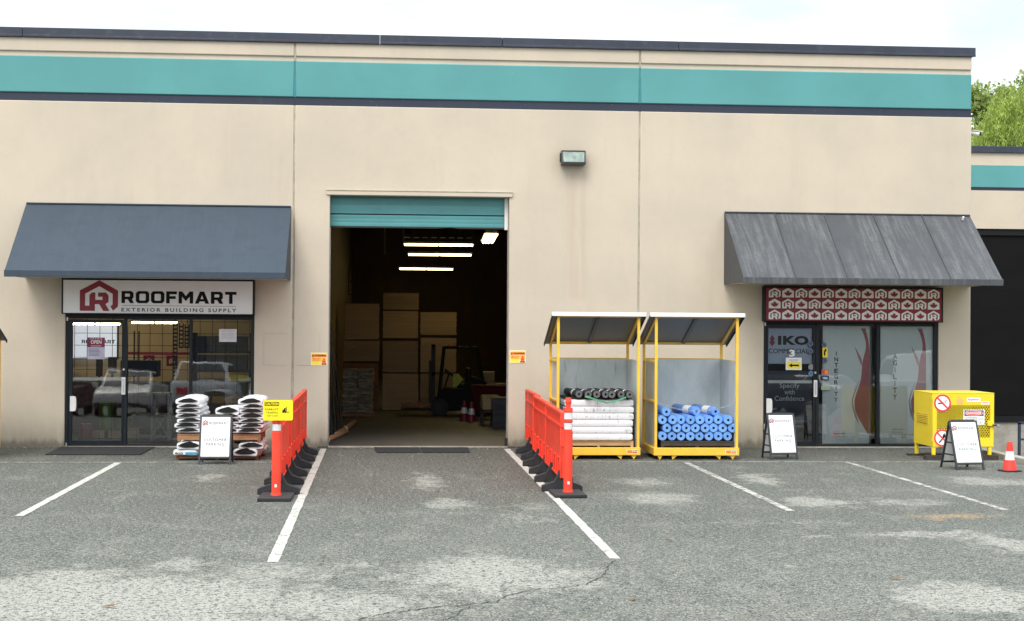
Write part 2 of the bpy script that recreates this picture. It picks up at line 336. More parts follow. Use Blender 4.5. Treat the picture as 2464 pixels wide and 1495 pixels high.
    # aggregate: dark binder and pale chips
    c = N.mix(N.smap(fine, .49, .37, 0, .85), c, (.020,.022,.020)); c = N.mix(N.smap(fine, .525, .63, 0, .72), c, (.30,.305,.275))
    c = N.mix(N.smap(grit, .54, .64, 0, .65), c, (.38,.38,.35)); c = N.mix(N.smap(grit, .47, .37, 0, .7), c, (.016,.017,.016))
    N.l(c, b.inputs['Base Color']); b.inputs['Specular IOR Level'].default_value = .35
    N.l(N.smap(fine, .3, .7, .72, .92), b.inputs['Roughness'])
    N.bump(N.math('ADD', fine, N.math('MULTIPLY', grit, .5)), .5, .012, b); return m
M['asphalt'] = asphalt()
BX = 10.22                                  # right-hand corner of the building
g = MB()
g.add([(-300,-300,0),(9.86,-300,0),(9.86,300,0),(-300,300,0)], [(0,1,2,3)])
g.add([(9.86,-300,0),(300,-300,0),(300,-13,0),(9.86,-13,0)], [(0,1,2,3)])
g.add([(9.86,-13,0),(30,-13,0),(30,-1,-1.32),(9.86,-1,-1.32)], [(0,1,2,3)])       # ramp down to the loading bay
g.add([(9.86,-1,-1.32),(30,-1,-1.32),(30,14.2,-1.32),(9.86,14.2,-1.32)], [(0,1,2,3)])
g.add([(30,-13,0),(300,-13,0),(300,300,0),(30,300,0)], [(0,1,2,3)]); g.add([(9.86,14.2,0),(30,14.2,0),(30,300,0),(9.86,300,0)], [(0,1,2,3)])
g.add([(30,-13,0),(30,-1,-1.32),(30,14.2,-1.32),(30,14.2,0)], [(0,1,2,3)])
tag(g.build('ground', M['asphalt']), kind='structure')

def line_mat(name, worn):
    m, t, b = newmat(name); N = NT(t); p = N.pos()
    n = N.math('ADD', N.noise(p, 7, 5, .7), N.math('MULTIPLY', N.noise(p, 40, 3, .6), .35))
    c = N.mix(N.smap(n, worn, worn+.16), (.52,.51,.47), (.085,.085,.078)); c = N.mix(N.math('MULTIPLY', N.noise(p, 3, 4), .4), c, (.45,.44,.39))
    N.l(c, b.inputs['Base Color']); b.inputs['Roughness'].default_value = .75; N.bump(N.noise(p, 60, 3), .4, .01, b); return m
M['line'] = line_mat('line_paint', .70); M['line_w'] = line_mat('worn_line_paint', .60)
def stripe(x0, y0, x1, y1, wd, m):
    mb = MB(); d = Vector((x1-x0, y1-y0, 0)).normalized(); a = Vector((-d.y, d.x, 0))*wd/2; n = max(2, int(abs(x1-x0)+abs(y1-y0))*5)
    rr = random.Random(int((x0+20)*100)); vs = []
    for i in range(n+1):
        q = Vector((x0+(x1-x0)*i/n, y0+(y1-y0)*i/n, .004)); j = 1+rr.uniform(-.10,.10); vs += [q+a*j, q-a*j]
    mb.add(vs, [(2*i,2*i+1,2*i+3,2*i+2) for i in range(n)])
    return tag(mb.build('parking_line', m), kind='structure')
stripe(-3.86,-9.45,-3.86,-2.95,.10,M['line']); stripe(-.93,-12.85,-.93,-.35,.10,M['line']); stripe(2.12,-12.75,2.12,-.35,.10,M['line'])
stripe(4.66,-9.17,4.66,-2.90,.095,M['line_w']); stripe(7.19,-9.15,7.19,-2.90,.085,M['line_w'])
stripe(-14,-2.88,-1.35,-2.88,.06,M['line_w']); stripe(2.32,-2.80,9.84,-2.84,.055,M['line_w'])

def ribbon(name, pts, wd, m):
    rr = random.Random(5); P = []
    for a, b_ in zip(pts, pts[1:]):
        for k in range(6):
            f = k/6; P.append((a[0]+(b_[0]-a[0])*f+rr.uniform(-.018,.018), a[1]+(b_[1]-a[1])*f+rr.uniform(-.03,.03)))
    P.append(pts[-1]); mb = MB(); vs = []
    for i, q in enumerate(P):
        d = wd*rr.uniform(.35,1.0)/2; vs += [(q[0]-d*.6,q[1]+d,.005),(q[0]+d*.6,q[1]-d,.005)]
    mb.add(vs, [(2*i,2*i+1,2*i+3,2*i+2) for i in range(len(P)-1)])
    return tag(mb.build(name, m), kind='structure')
M['crack'] = pmat('crack_dark', (.020,.020,.018), .9)  # flat dark tone for the crack ribbons
ribbon('pavement_crack', [(-0.15,-15.62),(-0.03,-15.43),(0.21,-15.25),(0.46,-15.12),(0.75,-14.99),(0.91,-14.86),(1.04,-14.6),(1.25,-14.38),(1.45,-14.29),(1.62,-14.19),(1.77,-13.97),(1.92,-13.54),(2.02,-13.08),(2.11,-12.86)], .015, M['crack'])
ribbon('pavement_crack', [(0.48,-15.65),(0.57,-15.41),(0.68,-15.08)], .010, M['crack'])
ribbon('pavement_crack', [(1.04,-14.6),(.98,-14.2),(1.1,-13.9)], .008, M['crack'])
M['leaf_b'] = pmat('dead_leaf', (.14,.075,.03), .7, objvar=.3)
for i, (x, y, rz, lab) in enumerate([(-1.98,-15.03,.5,'curled brown leaf on pale dusty asphalt'),(2.82,-11.61,2.0,'brown leaf lying right of the bay line end on bare asphalt'),(4.30,-13.98,.3,'brown leaf lying alone on the open asphalt'),(1.94,-14.89,1.2,'dark twig-like leaf beside the long asphalt crack')]):
    lm = MB(); lm.add([(-.055,0,.006),(-.02,.016,.014),(.03,.014,.010),(.06,0,.02),(.03,-.016,.012),(-.02,-.014,.010),(0,0,.022)], [(6,0,1),(6,1,2),(6,2,3),(6,3,4),(6,4,5),(6,5,0)])
    o = lm.build('dead_leaf', M['leaf_b'], loc=(x,y,.002)); o.rotation_euler = (0,0,rz); tag(o, lab.replace(' right of',' beyond'), 'leaf', 'fallen leaves on the asphalt')

# kerb and retaining wall along the ramp
k = MB(); k.box(9.86,10.03,-13.2,-.02,-1.4,.085); tag(k.build('concrete_kerb', M['concrete'], bevel=.012), kind='structure')

# ------------------------------------------------------------------ warehouse building
WH = thing('warehouse', 'long beige tilt-up warehouse with a teal band and navy roof coping', 'building')
Z_ST, Z_TL, Z_RV, Z_PP, Z_CP = 5.745, 5.885, 6.49, 6.57, 6.955
def bay(x0, x1, op):
    if op:
        a, b_, h = op; poly = [(x0,-.3),(a,-.3),(a,h),(b_,h),(b_,-.3),(x1,-.3),(x1,Z_ST),(x0,Z_ST)]
    else: poly = [(x0,-.3),(x1,-.3),(x1,Z_ST),(x0,Z_ST)]
    MB().prism(poly, 'y', 0, .2).build('wall_panel', M['wall'], WH, bevel=.012)
    MB().box(x0+.002,x1-.002,.022,.2,Z_ST,Z_TL).build('dark_stripe', M['navy'], WH)
    MB().box(x0,x1,0,.2,Z_TL,Z_RV).build('teal_band', M['teal'], WH, bevel=.014)
    MB().box(x0+.002,x1-.002,.030,.2,Z_RV,Z_PP).build('reveal_strip', M['wall'], WH)
    MB().box(x0,x1,0,.2,Z_PP,6.80).build('parapet_panel', M['wall'], WH, bevel=.014)
JOINTS = [-9.6, -1.47, 4.39]
bay(-17.5,-9.615,None); bay(-9.585,-1.485,(-5.215,-2.11,2.55)); bay(-1.455,4.375,(-.865,2.16,4.245)); bay(4.405,BX,(6.57,9.65,2.55))
for jx in JOINTS:
    MB().box(jx-.0149,jx+.0149,.016,.19,-.3,Z_ST-.002).build('joint_sealant', M['seal_b'], WH)
    MB().box(jx-.0149,jx+.0149,.024,.19,Z_ST,Z_TL-.002).build('joint_sealant', M['navy'], WH)
    MB().box(jx-.0149,jx+.0149,.016,.19,Z_TL,Z_RV).build('joint_sealant', M['seal_t'], WH)
    MB().box(jx-.0149,jx+.0149,.016,.19,Z_RV+.002,6.80).build('joint_sealant', M['seal_b'], WH)
cx_ = [-17.55,-12.0,-5.95,-.05,2.02,5.05,BX+.06]
for a, b_ in zip(cx_, cx_[1:]):
    c = MB(); c.box(a+.003,b_-.003,-.035,.26,6.81,Z_CP); c.box(a+.003,b_-.003,-.045,-.022,6.795,6.835)
    c.build('roof_coping', M['coping'], WH, bevel=.006)
MB().box(BX-.2,BX-.002,.2,34,-1.4,6.80).build('side_wall', M['wall'], WH)
MB().box(-17.5,BX-.21,.21,34,6.2,6.35).build('roof', M['concrete'], WH)
# inside of the loading bay
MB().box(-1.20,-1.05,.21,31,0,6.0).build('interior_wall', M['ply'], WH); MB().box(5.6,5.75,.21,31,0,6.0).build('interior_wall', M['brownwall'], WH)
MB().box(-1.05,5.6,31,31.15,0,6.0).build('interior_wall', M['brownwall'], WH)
MB().box(-1.05,5.6,.21,31,6.0,6.1).build('ceiling', M['deck'], WH)
for i in range(14): MB().box(-1.04,5.59,2+i*2.0,2.12+i*2.0,5.62,5.98).build('roof_joist', M['steel_d'], WH)
for x in (.9, 3.4): MB().box(x,x+.15,.3,30.9,5.3,5.6).build('roof_beam', M['steel_d'], WH)
fl = pmat('warehouse_floor', (.075,.066,.055), .6, var=.2, scale=.9, dirt=.5, dcol=(.07,.065,.055))
MB().box(-1.05,5.6,.0,31,-.1,.012).build('floor', fl, WH)
MB().box(-.864,2.159,-.03,.03,-.05,.022).build('threshold', M['concrete'], WH)
for a, b_ in ((-.86,-.15),(-.15,.55),(.55,1.3),(1.3,2.1)): pass
for x, z0, z1 in ((.10,4.0,5.9),(.62,4.4,5.9)):            # conduits on the far wall
    MB().cyl((x,18,z0),(x,18,z1),.018,n=6).build('conduit', M['chrome'] if x > 0 else M['steel_d'], WH)
MB().bar((-.74,9.6,2.72),(-.74,9.6,3.3),.02).bar((-.56,9.6,2.72),(-.56,9.6,3.3),.02).bar((-.74,9.6,2.74),(-.56,9.6,2.74),.02).bar((-.74,9.6,3.02),(-.56,9.6,3.02),.02).build('wall_bracket', M['steel_d'], WH)
# overhead door: two sections showing under the header
tealdoor = pmat('door_teal', (.085,.30,.315), .38, var=.08, scale=1.2, stretch=(1,1,3), dirt=.12, dcol=(.04,.14,.15))
def section(z0, z1):
    p = []; n = 3
    pts = [(.235,z0)]; h = (z1-z0)/n
    for i in range(n):
        a = z0+i*h; pts += [(.2275,a+.004),(.2265,a+h*.5),(.2275,a+h-.006),(.2285,a+h-.003)]
    pts += [(.235,z1),(.27,z1),(.27,z0)]
    return MB().prism(pts, 'x', -.90, 2.20)
OD = MB().box(-.90,2.20,.232,.262,3.935,3.948).build('overhead_door', M['black'], WH)
section(3.95,4.40).build('door_section', tealdoor, OD); section(3.735,3.933).build('door_section', tealdoor, OD)
kink = MB(); kink.add([(x,y,z) for x in (-.9,.95,1.18,1.3,2.2) for y, z in ((.215,3.712+(.022 if x==1.18 else 0)),(.215,3.74),(.275,3.74),(.275,3.712))], [q for i in range(4) for q in [(4*i+j,4*i+(j+1)%4,4*i+4+(j+1)%4,4*i+4+j) for j in range(4)]]+[(0,1,2,3),(16,17,18,19)])
kink.build('bottom_seal', M['steel_d'], OD)
MB().box(2.095,2.152,.17,.20,3.70,4.235).build('guide_rail', M['white'], OD)
MB().box(-.925,2.215,-.028,-.002,4.248,4.318).build('header_trim', M['wall'], WH, bevel=.004); MB().box(-.93,2.22,-.036,-.002,4.319,4.330).build('header_flashing', M['seal_b'], WH)
MB().box(2.152,2.159,.205,.26,0,3.72).build('door_track', M['chrome'], WH); MB().box(-.864,-.857,.205,.26,0,3.72).build('door_track', M['chrome'], WH)
MB().box(2.11,2.158,-.004,.02,.0,.16).build('corner_guard', M['steel_d'], WH)

# storefronts: frame, door, two fixed windows; panes lean back a little in their gaskets
TILT = RAD(1.1)
def pane(name, x0, x1, z0, z1, y, parent):
    o = MB().box(x0,x1,-.003,.003,z0,z1).build(name, M['glass'], parent); zc = z0
    o.data.transform(Matrix.Translation((0,y,zc)) @ Matrix.Rotation(-TILT,4,'X') @ Matrix.Translation((0,0,-zc)))
    return o
def storefront(x0, xd, xm, x1, doorglass):
    hz = 2.2
    fr = MB()
    fr.box(x0,x0+.05,.03,.14,0,hz); fr.box(x1-.055,x1,.03,.14,0,hz); fr.box(x0+.05,x1-.055,.03,.14,2.13,hz)
    fr.box(xd,xd+.055,.03,.14,0,2.13); fr.box(xm-.022,xm+.022,.03,.14,.05,2.13); fr.box(xd+.055,x1-.055,.03,.14,0,.05)
    fr.build('window_frame', M['frame'], WH, bevel=.003)
    MB().box(x0,x1,-.03,.03,-.06,.018).build('door_sill', M['concrete'], WH)
    MB().box(x0,x1,.02,.2,2.2,2.545).build('header_panel', M['frame'], WH)
    dx0, dx1 = x0+.054, xd-.004; gx0, gx1, gz0, gz1 = doorglass
    d = MB(); d.box(dx0,gx0,.035,.085,.02,2.125); d.box(gx1,dx1,.035,.085,.02,2.125); d.box(gx0,gx1,.035,.085,.02,gz0); d.box(gx0,gx1,.035,.085,gz1,2.125)
    D = d.build('entrance_door', M['frame'], WH, bevel=.003)
    pane('pane', gx0-.01, gx1+.01, gz0-.01, gz1+.01, .05, D)
    MB().box(gx1+.005,gx1+.068,.0,.012,.872,1.163).build('pull_plate', M['white'], D, bevel=.006)
    MB().bar((gx1+.036,.02,.9),(gx1+.036,.02,1.14),.03,.045).build('handle', M['chrome'], D)
    pl = []
    for i in range(9):
        t_ = -math.pi/2+math.pi*i/8; pl.append((gx0+.025+.045*max(0,math.cos(t_))**.5, .72+.125*math.copysign(abs(math.sin(t_))**.6, math.sin(t_))))
    MB().prism([(gx0-.03,.595)]+pl+[(gx0-.03,.845)], 'y', .005, .033).build('hinge_guard', M['white'], D)
    MB().cyl((gx1+.035,.034,1.292),(gx1+.035,.018,1.292),.018,n=16).build('lock', M['chrome'], D)
    for z_ in (2.125,.04): MB().cyl((x0+.028,.026,z_-.03),(x0+.028,.026,z_+.03),.016,n=10).build('pivot_hinge', M['chrome'], D)
    MB().bar((gx0,.095,1.13),(gx1,.095,1.13),.03,.05).build('push_bar', M['chrome'], D)
    for a, b_ in ((xd+.055,xm-.022),(xm+.022,x1-.055)): pane('shop_window', a, b_, .05, 2.13, .085, WH)
storefront(-5.215,-4.262,-3.165,-2.11,(-5.10,-4.295,.11,2.06)); storefront(6.57,7.492,8.592,9.65,(6.655,7.445,.10,2.06))
MB().box(6.572,6.618,-.045,.028,.31,.41).build('hinge_cover', M['chrome'], WH)
# shop rooms behind the glass
def room(x0, x1, y1, wm, fm):
    MB().box(x0,x1,y1,y1+.1,.0,2.9).build('interior_wall', wm, WH); MB().box(x0-.1,x0,.21,y1,0,2.9).build('interior_wall', wm, WH); MB().box(x1,x1+.1,.21,y1,0,2.9).build('interior_wall', wm, WH)
    MB().box(x0-.1,x1+.1,.21,y1+.1,2.9,2.95).build('ceiling', M['shopwall'], WH); MB().box(x0-.1,x1+.1,.15,y1+.1,-.05,.012).build('floor', fm, WH)
room(-7.4,-1.35,5.2,M['shopwall'],M['shopfloor'])
M['dimwall'] = pmat('office_wall', (.30,.31,.32), .8); room(6.35,9.85,3.6,M['dimwall'],M['shopfloor'])
# faint scored panel lines on the pier, and cast bolts
MB().box(-1.95,-1.56,-.0035,.001,1.375,1.381).box(-1.40,-1.17,-.0035,.001,1.375,1.381).box(-1.95,-1.56,-.0035,.001,1.905,1.910).box(-1.952,-1.947,-.0035,.001,1.381,1.905).box(-1.02,-1.016,-.0035,.001,1.60,1.92).build('scored_outline', M['seal_b'], WH)

# ------------------------------------------------------------------ recessed loading building on the far side of the ramp
LB = thing('loading_building', 'lower-standing rear warehouse wing with a dark dock door beyond the ramp', 'building', (0,14,0))
def lb(name, m, *a, bevel=0): return MB().box(*a).build(name, m, LB, bevel)
lb('wall_panel', M['wall'], BX+.002,24,0,.2,4.69,5.70); lb('wall_panel', M['wall'], BX+.002,11.4,0,.2,-1.4,4.69); lb('wall_panel', M['wall'], 21,24,0,.2,-1.4,4.69)
lb('dark_stripe', M['navy'], BX+.002,24,.02,.2,5.70,5.78); lb('teal_band', M['teal'], BX+.002,24,0,.2,5.78,6.37, bevel=.012)
lb('parapet_panel', M['wall'], BX+.002,24,.01,.2,6.37,6.70); lb('roof_coping', M['coping'], BX+.002,24.1,-.06,.26,6.70,6.87, bevel=.008)
dd = pmat('dock_door_dark', (.006,.0065,.006), .7, var=.2, scale=.8, dirt=.1, dcol=(.010,.010,.009), spec=.12)
lb('door_header', M['black'], 11.4,21,.05,.2,4.52,4.69)
DD = lb('dock_door', dd, 11.4,21,.10,.18,-.255,4.52)
for i in range(9): MB().box(11.4,21,.090,.0995,-.25+i*.472,-.25+i*.472+.468).build('door_section', dd, DD)
lb('dock_bumper_rail', M['black'], 11.4,21,-.08,.2,-.42,-.26); lb('dock_wall', M['concrete'], 11.4,21,-.03,.2,-1.4,-.42)
lb('outlet_box', M['black'], 16.02,16.14,.07,.1,.10,.26); lb('roof', M['concrete'], BX,24,.2,20,6.2,6.3)

# ------------------------------------------------------------------ awnings
def streak_mat(name, base, lite, amt):
    m, t, b = newmat(name); N = NT(t); co = N.objco()
    s = N.noise(N.vscale(co,(9,.6,.6)), 1.6, 6, .75); s2 = N.noise(N.vscale(co,(1.1,.3,.3)), 1.2, 3); s3 = N.noise(co, 30, 4, .7)
    f = N.math('MULTIPLY', N.smap(s, .42, .66), N.smap(s2, .30, .56)); f = N.math('MULTIPLY', f, N.smap(s3, .3, .65, .35, 1)); c = N.mix(N.math('MULTIPLY', f, amt), base, lite)
    c = N.mix(N.math('MULTIPLY', N.smap(N.noise(co, 4, 5), .45, .7), .25), c, tuple(x*.6 for x in base))
    N.l(c, b.inputs['Base Color']); b.inputs['Roughness'].default_value = .62; b.inputs['Specular IOR Level'].default_value = .35; N.bump(N.noise(co, 25, 3), .08, .01, b); return m
M['aw1'] = streak_mat('awning_slate', (.040,.058,.082), (.075,.095,.12), .22)
M['aw2'] = streak_mat('weathered_awning', (.066,.071,.080), (.23,.24,.25), .45)
M['aw2d'] = pmat('awning_dark_grey', (.05,.054,.06), .6, var=.15); M['soffit'] = pmat('soffit_beige', (.55,.49,.38), .7)  # plain darker grey for ribs, ends and flashing of the weathered awning
def awning(x0, x1, label, mat, mside, seams):
    A = thing('awning', label, 'awning', ((x0+x1)/2,0,2.80), group=None); h = (x1-x0)/2; D, zt, zf = 1.5, 1.235, .075
    n = len(seams)+1; xs = [-h]+[s-(x0+x1)/2 for s in seams]+[h]
    for a, b_ in zip(xs, xs[1:]):
        MB().add([(a+.002,-D,zf),(b_-.002,-D,zf),(b_-.002,-.003,zt),(a+.002,-.003,zt),(a+.002,-D,zf-.02),(b_-.002,-D,zf-.02),(b_-.002,-.003,zt-.02),(a+.002,-.003,zt-.02)], [(0,1,2,3),(7,6,5,4),(0,4,5,1),(1,5,6,2),(2,6,7,3),(3,7,4,0)]).build('canopy_panel', mat, A)
    sl = Vector((0,-D,zf))-Vector((0,0,zt))
    for s in xs[1:-1]: MB().bar((s,-D+.003,zf+.010),(s,-.006,zt+.008),.022,.014).build('seam_rib', mside, A, bevel=.003)
    for s in (-h,h):
        MB().prism([(-D,0),(-.003,-.0),(-.003,zt-.003),(-D,zf)], 'x', s-.006, s+.006).build('end_panel', mside, A)
    MB().box(-h-.012,h+.012,-D-.016,-D+.012,-.02,zf+.012).build('front_lip', mat, A, bevel=.006)
    MB().box(-h+.01,h-.01,-D+.02,-.004,.002,.014).build('soffit', M['soffit'], A)
    MB().box(-h,h,-.035,-.002,zt-.004,zt+.016).build('wall_flashing', mside, A)
    return A
awning(-5.86,-1.52,'smooth slate blue wedge awning above the white shop sign','',None,[]) if False else None
A1 = awning(-5.86,-1.52,'smooth slate blue wedge awning above the white shop sign',M['aw1'],M['aw1'],[])
A2 = awning(5.87,10.19,'weathered dark grey wedge awning with pale streaks and four seams',M['aw2'],M['aw2d'],[6.74,7.60,8.47,9.33])
MB().cyl((1.99,-.14,1.15),(1.99,-.17,1.20),.02,n=8).build('patch_spot', M['white'], A2)

# ------------------------------------------------------------------ sign boxes
LOGO = [(248,435),(248,185),(485,60),(715,185),(715,380),(655,432),(622,380),(648,355),(648,225),(485,132),(313,225),(313,372),(365,372),(365,240),(395,210),(437,210),(437,300),(525,300),(525,262),(470,262),(470,210),(565,210),(598,245),(598,325),(562,352),(612,435),(535,435),(485,352),(433,352),(433,435)]
LOGO = [((x-248)/467, (435-y)/375) for x, y in LOGO]
LEAF_H = [(0,1.0),(.09,.80),(.20,.86),(.16,.58),(.30,.70),(.34,.62),(.52,.66),(.44,.50),(.50,.45),(.24,.22),(.27,.14),(.03,.18),(.035,0)]
LEAF = LEAF_H + [(-x,z) for x, z in reversed(LEAF_H[1:])]
HOUSE = [(0,0),(1,0),(1,.66),(.5,1),(0,.66)]
def place(poly, x0, x1, z0, z1): return [(x0+u*(x1-x0), z0+v*(z1-z0)) for u, v in poly]
def chars(mb, s, x0, x1, z0, z1, y, m, gap=.14):
    """chunky chamfered capitals"""
    G = {'R': (1.05,[[(0,0),(0,1),(.82,1),(1,.84),(1,.46),(.88,.33),(1.04,0),(.72,0),(.52,.31),(.30,.31),(.30,0)]],[[(.30,.53),(.64,.53),(.70,.58),(.70,.72),(.64,.78),(.30,.78)]]),
         'O': (1.12,[[(.18,0),(0,.17),(0,.83),(.18,1),(.94,1),(1.12,.83),(1.12,.17),(.94,0)]],[[(.36,.22),(.76,.22),(.82,.29),(.82,.71),(.76,.78),(.36,.78),(.30,.71),(.30,.29)]]),
         'F': (.9,[[(0,0),(0,1),(.9,1),(.9,.76),(.30,.76),(.30,.60),(.80,.60),(.80,.37),(.30,.37),(.30,0)]],[]),
         'M': (1.22,[[(0,0),(0,1),(.30,1),(.61,.62),(.92,1),(1.22,1),(1.22,0),(.93,0),(.93,.56),(.61,.20),(.29,.56),(.29,0)]],[]),
         'A': (1.2,[[(0,0),(.42,1),(.78,1),(1.2,0),(.88,0),(.80,.18),(.40,.18),(.32,0)]],[[(.48,.38),(.72,.38),(.60,.70)]]),
         'T': (.96,[[(.33,0),(.33,.76),(0,.76),(0,1),(.96,1),(.96,.76),(.63,.76),(.63,0)]],[])}
    tot = sum(G[c][0] for c in s)+gap*(len(s)-1); k_ = (x1-x0)/tot; x = 0
    for c in s:
        wd, outer, holes = G[c]
        cu = bpy.data.curves.new('glyph', 'CURVE'); cu.dimensions = '2D'; cu.fill_mode = 'BOTH'
        for poly in outer+holes:
            sp = cu.splines.new('POLY'); sp.points.add(len(poly)-1); sp.use_cyclic_u = True
            for q, (u, v) in zip(sp.points, poly): q.co = (u,v,0,1)
        ob = bpy.data.objects.new('glyph', cu); COL.objects.link(ob); me = ob.to_mesh()
        mb.add([(x0+(x+v.co.x)*k_, y, z0+v.co.y*(z1-z0)) for v in me.vertices], [tuple(p.vertices) for p in me.polygons], m)
        ob.to_mesh_clear(); bpy.data.objects.remove(ob); bpy.data.curves.remove(cu); x += wd+gap
def signbox(name, label, x0, x1, z0, z1, face):
    S = thing(name, label, 'sign', ((x0+x1)/2,0,z0)); h = (x1-x0)/2; H = z1-z0
    MB().box(-h,h,-.215,-.004,0,.016).box(-h,h,-.215,-.004,H-.03,H).box(-h,-h+.024,-.215,-.004,.016,H-.03).box(h-.024,h,-.215,-.004,.016,H-.03).build('sign_frame', M['black'], S, bevel=.004)
    MB().box(-h+.0245,h-.0245,-.205,-.02,.0165,H-.0305).build('sign_face', face, S)
    return S, h, H
M['signw'] = pmat('sign_white', (.78,.79,.80), .35, var=.02); M['signr'] = pmat('sign_red', (.23,.010,.026), .35, var=.05)
S1, h1, H1 = signbox('shop_sign', 'wide white shop sign with dark red house logo over the glass door', -5.24, -2.10, 2.21, 2.80, M['signw'])
ox = (-5.24-2.10)/2
lt = MB(); chars(lt, 'ROOFMART', -4.27-ox, -2.39-ox, .185, .385, -.2075, 0); lt.rect(-4.26-ox,-2.40-ox,.141,.147,-.2075,1)
put_text(lt, 'EXTERIOR BUILDING SUPPLY', -4.27-ox, -2.39-ox, .045, .107, -.2075, 1, bold=.028, space=1.42); lt.build('lettering', [M['ink'],M['ink_b']], S1)
MB().flat(place(LOGO, -4.945-ox, -4.325-ox, .052, .558), -.2075).build('logo', M['red_b'], S1)
S2, h2, H2 = signbox('shop_sign', 'dark red sign patterned with white house emblems and maple leaves', 6.53, 9.655, 2.17, 2.77, M['signr'])
ox2 = (6.53+9.655)/2; em1 = MB().flat(place(LOGO,0,.205,0,.165),0).mesh('emblem',M['signw']); em2 = MB().flat(place(HOUSE,0,.205,0,.165),0).mesh('house_emblem',M['signw']); em3 = MB().flat([(.1025+u*.135,.012+v*.115) for u, v in LEAF],-.0015).mesh('leaf_emblem',M['red_b']); px, pz = (9.385-6.60)/12, .187
for r in range(3):
    for c in range(13):
        x = 6.60-ox2+c*px; z = .038+(2-r)*pz
        if (r+c) % 2 == 0: link('emblem', em1, S2, loc=(x,-.2075,z))
        else: link('leaf_emblem', em3, link('emblem', em2, S2, loc=(x,-.2075,z)))

# ------------------------------------------------------------------ wall lamp, camera, warning plates
L_ = thing('wall_light', 'grey floodlight mounted high on the wall above the rusty stain', 'wall lamp', (3.235,0,4.80))
M['lampglass'] = pmat('prismatic_glass', (.22,.29,.26), .3, var=.25, scale=9, spec=.8, bump=.3, bscale=30); M['lampbody'] = pmat('lamp_housing', (.075,.075,.07), .5, .3, dirt=.3)
hb = MB(); hb.prism([(-.205,0),(-.205,.035),(-.15,.245),(-.003,.245),(-.003,0)], 'x', -.205, .205); hb.build('housing', M['lampbody'], L_, bevel=.008)
gb = MB(); gb.add([(-.175,-.207,.045),(.175,-.207,.045),(.185,-.155,.225),(-.185,-.155,.225)], [(0,1,2,3)]); gb.build('lens', M['lampglass'], L_)
fr = MB()
for a, b_ in (((-.19,-.209,.036),(.19,-.209,.036)),((-.2,-.152,.236),(.2,-.152,.236)),((-.19,-.209,.036),(-.2,-.152,.236)),((.19,-.209,.036),(.2,-.152,.236))): fr.bar(a,b_,.020,.016)
fr.build('lens_frame', M['lampbody'], L_, bevel=.003); MB().box(-.225,-.207,-.12,-.06,.05,.2).build('hinge', M['steel_d'], L_)
C_ = thing('security_camera', 'white bullet security camera at the building corner below the teal band', 'camera', (BX,.25,5.47))
MB().cyl((.002,0,.02),(.03,0,.02),.05,n=16).build('mount', M['white'], C_); MB().cyl((.03,0,.02),(.10,-.03,.0),.018,n=10).build('arm', M['white'], C_)
MB().cyl((.05,.02,.05),(.20,-.14,.0),.04,n=16).build('body', M['white'], C_); MB().bar((.04,.03,.10),(.225,-.165,.04),.09,.012).build('sun_shield', M['white'], C_, bevel=.003)
MB().cyl((.2002,-.1402,-.0001),(.203,-.143,-.001),.032,n=16).build('lens', M['black'], C_)
M['warn_o'] = pmat('warning_orange', (.90,.25,.03), .4, var=.05); M['warn_y'] = pmat('warning_yellow', (.92,.72,.05), .4, var=.05); M['cream'] = pmat('sign_cream', (.85,.80,.50), .45, var=.04); M['sign_red2'] = pmat('warning_red', (.75,.09,.03), .45)
def warning(x0, z0, lab):
    S = thing('warning_sign', lab, 'sign', (x0,0,z0), group='warning plates beside the loading door')
    MB().box(0,.275,-.006,-.001,0,.215).build('plate', M['cream'], S)
    p = MB(); p.rect(.012,.263,.142,.188,-.0075,0); p.rect(.012,.263,.190,.203,-.0075,1); p.rect(.012,.17,.012,.06,-.0075,1); p.rect(.012,.263,.064,.136,-.0072,3)
    p.flat([(.022,.147),(.052,.147),(.037,.182)],-.009,2); put_text(p,'WARNING',.064,.255,.150,.180,-.009,2,bold=.03)
    put_text(p,'FORKLIFT TRAFFIC',.020,.165,.108,.126,-.009,4,bold=.01); put_text(p,'KEEP CLEAR',.03,.15,.082,.100,-.009,4,bold=.02)
    p.rect(.178,.262,.012,.036,-.009,4); p.rect(.19,.248,.04,.085,-.009,4); p.disc(.22,.105,.018,-.009,m=4); p.disc(.195,.024,.011,-.0105,m=2); p.disc(.245,.024,.011,-.0105,m=2)
    p.build('lettering', [M['warn_o'],M['warn_y'],M['ink'],pmat('warning_amber',(.92,.50,.08),.4),M['sign_red2']], S)
warning(-1.165, 1.375, 'orange and yellow warning plate on the pier between shop window and loading door')
warning(2.185, 1.43, 'orange and yellow warning plate between loading door and roll cages')

